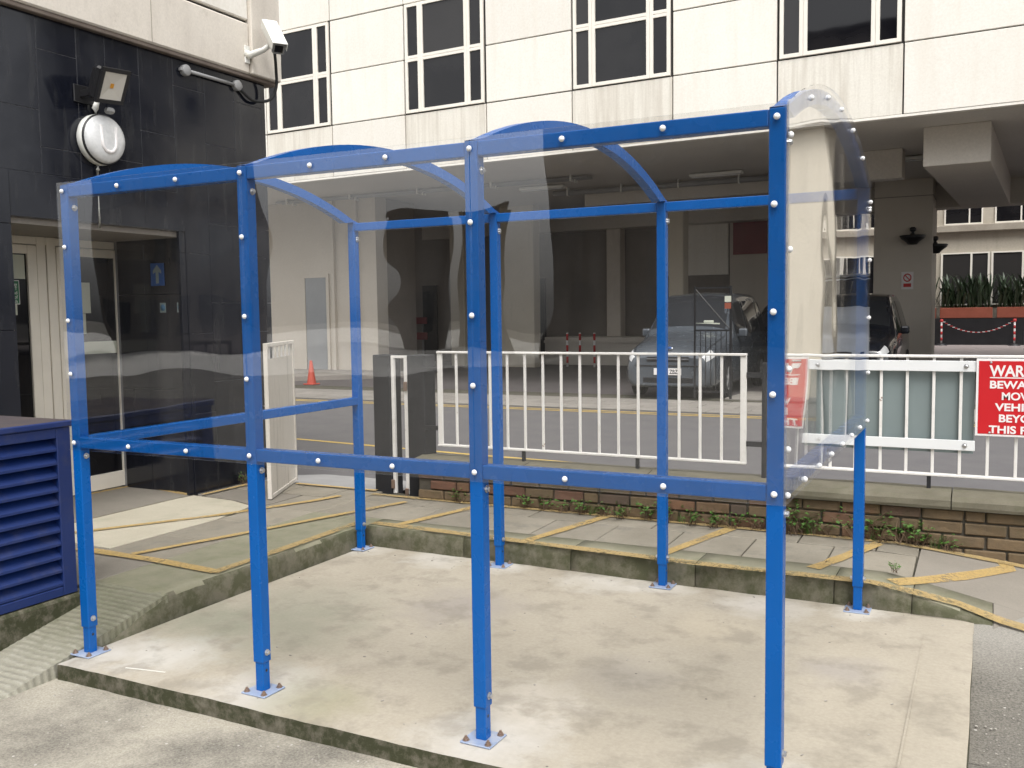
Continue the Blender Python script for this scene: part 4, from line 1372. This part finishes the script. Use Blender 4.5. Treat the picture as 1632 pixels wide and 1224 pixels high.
cp = None
for x in (1.86, 4.55):
    if cp is None:
        cp = thing('chain_post', 'red and white chain post beside the beige pier', 'post', (x, 40.2, ZG + .01), group='chain posts in the courtyard')
        link('foot', MB().lathe([(.24, 0), (.22, .05), (.06, .1), (0, .1)], n=14), BLACK, cp)
        link('shaft', MB().tube([(0, 0, .08), (0, 0, 1.0)], .035, 8), SIGNWHITE, cp)
        for z in (.2, .45, .7):
            link('red_band', MB().tube([(0, 0, z), (0, 0, z + .13)], .038, 8), REDPAINT, cp)
        link('knob', MB().lathe([(.03, .96), (.07, 1.0), (.06, 1.08), (0, 1.1)], n=10), REDPAINT, cp)
    else:
        tag(copy_tree(cp, None, (x, 40.2, ZG + .01)), 'red and white chain post above the right end of the warning sign')
ch = thing('chain', 'red and white plastic chain sagging between the courtyard posts', 'chain')
for part in range(2):
    m = MB()
    for k in range(part, 30, 2):
        u = k / 29
        x = 1.86 + 2.69 * u
        z = .98 - .5 * (1 - (2 * u - 1) ** 2)
        m.box(x - .05, x + .05, 40.19, 40.21, z - .013, z + .013)
    tag(link('chain_links', m, (REDPAINT, SIGNWHITE)[part], ch), kind='stuff')


# ------------------------------------------------------------------ vehicles
def catmull(vals, u):
    n = len(vals) - 1
    i = min(int(u), n - 1)
    f = u - i
    p0, p1, p2, p3 = vals[max(i - 1, 0)], vals[i], vals[i + 1], vals[min(i + 2, n)]
    return tuple(.5 * ((2 * b_) + (c - a) * f + (2 * a - 5 * b_ + 4 * c - d) * f * f + (3 * b_ - a - 3 * c + d) * f ** 3) for a, b_, c, d in zip(p0, p1, p2, p3))


CAR_ST = [  # y, then 8 (half width, z)
    (0.00, ((0, .24), (.50, .24), (.62, .30), (.66, .46), (.63, .60), (.56, .66), (.36, .69), (0, .70))),
    (0.07, ((0, .20), (.60, .20), (.76, .28), (.80, .48), (.75, .67), (.66, .745), (.42, .775), (0, .785))),
    (0.32, ((0, .18), (.68, .18), (.85, .28), (.87, .52), (.82, .75), (.72, .85), (.44, .90), (0, .92))),
    (0.95, ((0, .18), (.70, .18), (.87, .28), (.89, .58), (.86, .86), (.76, .97), (.46, 1.04), (0, 1.06))),
    (1.18, ((0, .18), (.70, .18), (.87, .28), (.90, .60), (.875, .92), (.775, 1.05), (.48, 1.11), (0, 1.13))),
    (1.55, ((0, .18), (.70, .18), (.87, .28), (.90, .62), (.88, .95), (.73, 1.37), (.50, 1.45), (0, 1.47))),
    (2.00, ((0, .18), (.70, .18), (.87, .28), (.90, .63), (.88, .98), (.68, 1.63), (.52, 1.71), (0, 1.74))),
    (3.10, ((0, .18), (.70, .18), (.87, .28), (.90, .64), (.88, 1.0), (.68, 1.67), (.52, 1.755), (0, 1.785))),
    (4.20, ((0, .20), (.70, .20), (.86, .30), (.89, .64), (.86, 1.0), (.66, 1.62), (.50, 1.69), (0, 1.71))),
    (4.55, ((0, .26), (.66, .26), (.82, .34), (.84, .64), (.80, 1.0), (.64, 1.3), (.48, 1.36), (0, 1.38)))]


def car_surf(st, u, tt):
    """u: station parameter 0..n, tt: -7..7 around the section (0 = roof centre)"""
    n = len(st) - 1
    i = min(int(u), n - 1)
    f = u - i
    y = catmull([(s_[0],) for s_ in st], u)[0]
    a = catmull(st[i][1], 7 - abs(tt))
    b_ = catmull(st[i + 1][1], 7 - abs(tt))
    p0 = catmull(st[max(i - 1, 0)][1], 7 - abs(tt))
    p3 = catmull(st[min(i + 2, n)][1], 7 - abs(tt))
    v = tuple(.5 * ((2 * q) + (c - o) * f + (2 * o - 5 * q + 4 * c - d) * f * f + (3 * q - o - 3 * c + d) * f ** 3) for o, q, c, d in zip(p0, a, b_, p3))
    return Vector((v[0] * (1 if tt >= 0 else -1), y, v[1]))


def car_patch(st, u0, u1, t0, t1, off, nu=6, nv=8):
    rows = []
    for i in range(nu + 1):
        row = []
        for j in range(nv + 1):
            u, tt = u0 + (u1 - u0) * i / nu, t0 + (t1 - t0) * j / nv
            p = car_surf(st, u, tt)
            du = car_surf(st, u + .02, tt) - car_surf(st, u - .02 if u > .02 else u, tt)
            dv = car_surf(st, u, tt + .02) - car_surf(st, u, tt - .02)
            nn = dv.cross(du)
            if nn.length > 0:
                nn.normalize()
            c = p - Vector((0, p.y, .6))
            if nn.dot(Vector((p.x, p.y - 2.2 if u < .8 else 0, p.z - .5))) < 0:
                nn = -nn
            row.append(p + nn * off)
        rows.append(row)
    m = MB()
    m.grid(rows)
    return m


tyre_me = MB().lathe([(.20, -.09), (.29, -.09), (.315, -.06), (.318, .06), (.29, .09), (.2, .09)], axis=(1, 0, 0), n=28).done()
tyre_me.materials.append(RUBBER)
m = MB().lathe([(.205, .05), (.2, .078), (.17, .07), (.16, .02), (0, .02)], axis=(1, 0, 0), n=24)
for k in range(5):
    m.box(.02, .078, -.025, .025, 0, .185, .006, rot=Matrix.Rotation(2 * math.pi * k / 5, 3, 'X'))
m.lathe([(.05, .02), (.05, .085), (0, .088)], axis=(1, 0, 0), n=12)
rim_me = m.done()
rim_me.materials.append(PLASTIC)
arch_c = MB().lathe([(.385, -.03), (.385, .008), (.37, .012), (0, .012)], axis=(1, 0, 0), n=28).done()
arch_c.materials.append(BLACK)


def make_car(label, cat, loc, rz, body, plate=None, sc=(1, 1, 1), st=CAR_ST, badge=True):
    t_ = thing('parked_car', label, cat, loc, (0, 0, rz))
    t_.scale = sc
    nst = len(st) - 1
    m = MB()
    rows = [[car_surf(st, i / 4, -7 + j / 4) for j in range(57)] for i in range(nst * 4 + 1)]
    vr = m.grid(rows)
    m.bm.faces.new(vr[0])
    m.bm.faces.new(vr[-1][::-1])
    link('body', m, body, t_)
    link('windscreen', car_patch(st, 4.22, 5.88, -1.85, 1.85, .006), CARGLASS, t_)
    for sgn in (1, -1):
        for u0, u1 in ((5.15, 6.42), (6.5, 7.45), (7.52, 8.0)):
            link('side_window', car_patch(st, u0, u1, sgn * 2.12, sgn * 2.92, .006, 8, 4), CARGLASS, t_)
        link('headlight', car_patch(st, .55, 1.75, sgn * 2.15, sgn * 3.15, .006, 6, 6), LENS, t_)
        link('mirror', MB().box(sgn * .90, sgn * 1.07, 1.62, 1.74, .99, 1.14, .035, seg=2).box(sgn * .85, sgn * .92, 1.66, 1.71, 1.0, 1.04), body, t_)
        for y in (.86, 3.62):
            link('wheel_arch', arch_c, None, t_, (sgn * .885, y, .36), (0, 0, 0 if sgn > 0 else math.pi))
            wh = link('wheel', tyre_me, None, t_, (sgn * .83, y, .318), (0, 0, 0 if sgn > 0 else math.pi))
            link('rim', rim_me, None, wh)
    link('bonnet_line', car_patch(st, 1.15, 4.0, 1.9, 1.96, .003, 12, 1), RUBBER, t_)
    link('bonnet_line', car_patch(st, 1.15, 4.0, -1.96, -1.9, .003, 12, 1), RUBBER, t_)
    link('grille', MB().box(-.40, .40, -.012, .06, .625, .705, .008), BLACK, t_)
    link('grille_trim', MB().box(-.40, .40, -.02, -.0125, .655, .672, .003), CHROME, t_)
    link('lower_intake', MB().box(-.48, .48, -.006, .06, .27, .365, .01), BLACK, t_)
    link('bumper_strip', MB().box(-.62, .62, -.012, .03, .545, .565, .006), BLACK, t_)
    if badge:
        bd_ = link('emblem', MB().lathe([(.068, -.015), (.068, .012), (.06, .016), (0, .017)], n=24), CHROME, t_, (0, .1, .835), (R(62), 0, 0))
        bd_.scale = (1, .45, 1)
        link('emblem_face', MB().lathe([(.057, .0165), (.057, .0185), (0, .0187)], n=24), SIGNBLUE, bd_)
    if plate:
        np_ = link('number_plate', MB().box(-.26, .26, -.022, -.008, .405, .515, .002), SIGNWHITE, t_)
        text('lettering', plate, .098, BLACK, np_, (0, -.0235, .427), sx=.86, bold=.0015)
    return t_


car = make_car('silver blue people carrier parked under the building behind the white railing', 'car', (-1.48, 13.3, ZG + .012), 0, SILVER, 'DN05 ZBZ', (.97, 1, 1.09))
link('dashboard_papers', MB().box(-.05, .62, 1.29, 1.31, 1.21, 1.235, .003).box(.3, .5, 1.3, 1.32, 1.2355, 1.28, .01), PAPER, car)
make_car('dark car half hidden behind the right hand blue post and the mesh gate', 'car', (-.55, 18.3, ZG + .012), 0, DARKCAR, None, (1, 1, 1.0), badge=False)
make_car('black people carrier seen through the grimy end panel of the shelter', 'car', (1.12, 16.0, ZG + .012), 0, DARKCAR, None, (1.0, 1, 1.07), badge=False)
VAN_ST = [
    (0.00, ((0, .3), (.6, .3), (.75, .36), (.78, .6), (.75, .85), (.68, .95), (.45, 1.0), (0, 1.02))),
    (0.10, ((0, .26), (.7, .26), (.88, .34), (.92, .6), (.88, .95), (.80, 1.08), (.5, 1.12), (0, 1.14))),
    (0.55, ((0, .26), (.75, .26), (.94, .34), (.97, .6), (.93, 1.05), (.84, 1.2), (.5, 1.27), (0, 1.29))),
    (0.75, ((0, .26), (.75, .26), (.94, .34), (.98, .6), (.95, 1.1), (.85, 1.34), (.55, 1.4), (0, 1.42))),
    (0.95, ((0, .26), (.75, .26), (.94, .34), (.98, .6), (.95, 1.15), (.85, 1.55), (.6, 1.62), (0, 1.64))),
    (1.35, ((0, .26), (.75, .26), (.94, .34), (.98, .65), (.96, 1.2), (.84, 1.9), (.62, 2.0), (0, 2.02))),
    (1.85, ((0, .26), (.75, .26), (.94, .34), (.98, .65), (.96, 1.3), (.86, 2.25), (.62, 2.42), (0, 2.46))),
    (3.0, ((0, .26), (.75, .26), (.94, .34), (.98, .65), (.97, 1.3), (.88, 2.3), (.64, 2.46), (0, 2.5))),
    (4.6, ((0, .26), (.75, .26), (.94, .34), (.98, .65), (.97, 1.3), (.88, 2.3), (.64, 2.46), (0, 2.5))),
    (5.0, ((0, .3), (.75, .3), (.92, .36), (.95, .65), (.94, 1.3), (.84, 2.2), (.62, 2.34), (0, 2.36)))]
v_ = make_car('white high roof van mirrored in the grimy end panel of the shelter', 'van', (5.35, 18.0, ZG + .012), 0, VANWHITE, None, (1, 1, .95), VAN_ST, False)
v_.name = 'parked_van'

# ------------------------------------------------------------------ buildings behind the viewer (mirrored in panels, glass and granite)
BRICKWALL = stone('dark far brickwork', (.05, .042, .036), (.08, .066, .055), 1.5, .9, .2)
PALEGROUND = stone('pale mirrored ground', (.62, .60, .56), (.68, .66, .62), .5, .8, .1)


def block(name, label, x0, x1, y0, y1, h, mat, storeys, cols_, winm=DARKGLASS):
    t_ = thing(name, label, 'building')
    link('wall', MB().box(x0, x1, y0, y1, ZG, h), mat, t_)
    wme = MB().box(-.7, .7, -.02, .06, 0, 1.6, .01).done()
    for s_ in range(storeys):
        for c in range(cols_):
            x = x0 + (x1 - x0) * (c + .5) / cols_
            link('window', wme, winm, t_, (x, y1 + .03, 1.1 + s_ * 3.1))
    link('parapet', MB().box(x0 - .05, x1 + .05, y1 - .2, y1 + .12, h, h + .25), mat, t_)
    return t_


block('street_building', 'tall dark brick building behind the viewer mirrored at the right of the panels', -12.7, 12, -36, -32, 19, BRICKWALL, 5, 8)
block('street_building', 'low dark building behind the viewer mirrored left of the middle post', -20.5, -17.6, -33.2, -32.5, 5.8, BRICKWALL, 1, 1)
block('street_building', 'narrow low dark building behind the viewer mirrored at the middle post', -16.5, -14.5, -33.2, -32.5, 5.8, BRICKWALL, 1, 1)
block('street_building', 'tall brown building behind the viewer mirrored in the first panel', -38.6, -28.5, -33.0, -32, 17, BRICKWALL, 4, 4)
m = MB()
m.poly([(-90, -90, ZG + .006), (-18, -90, ZG + .006), (-9, -15.5, ZG + .006), (-60, -15.5, ZG + .006)])
structure('added_pale_ground', m, PALEGROUND)  # unseen pale ground, added to brighten the low reflections in the panels

# ------------------------------------------------------------------ loose grit, chalk scratches
for pts, wd in (([(.30, -.066), (.38, -.05), (.50, -.03)], .010),):
    band(pts, wd, .003, CHALK, 'chalk_mark', slab)
m = MB()
rr = random.Random(11)
for k in range(420):
    if k < 200:
        x, y = 3.6 + abs(rr.gauss(0, .28)), rr.uniform(-.4, 1.5)
    elif k < 300:
        x, y = rr.uniform(.0, 3.4), -.16 - abs(rr.gauss(0, .07))
    else:
        x, y = rr.uniform(-.6, 2.6), rr.uniform(-1.2, -.2)
    z = ZG + .001
    if x > 3.56 and y > .75:
        z = -.06
    r_ = rr.uniform(.002, .0065)
    bmesh.ops.create_icosphere(m.bm, subdivisions=1, radius=r_, matrix=Matrix.Translation((x, y, z)) @ Matrix.Rotation(rr.uniform(0, 6), 4, 'Z') @ Matrix.Diagonal((1, rr.uniform(.5, 1), .6, 1)))
for k in range(130):
    x, y = rr.uniform(0, 3.5), rr.uniform(-.1, 2.0) if k % 3 else rr.uniform(1.85, 2.08)
    bmesh.ops.create_icosphere(m.bm, subdivisions=1, radius=rr.choice((.002, .003, .003, .0055)), matrix=Matrix.Translation((x, y, .002)) @ Matrix.Rotation(rr.uniform(0, 6), 4, 'Z') @ Matrix.Diagonal((1.6, rr.uniform(.4, 1), .5, 1)))
tag(link('grit', m, stone('loose grit', (.16, .14, .12), (.5, .47, .42), 9, .9, .3)), kind='stuff')
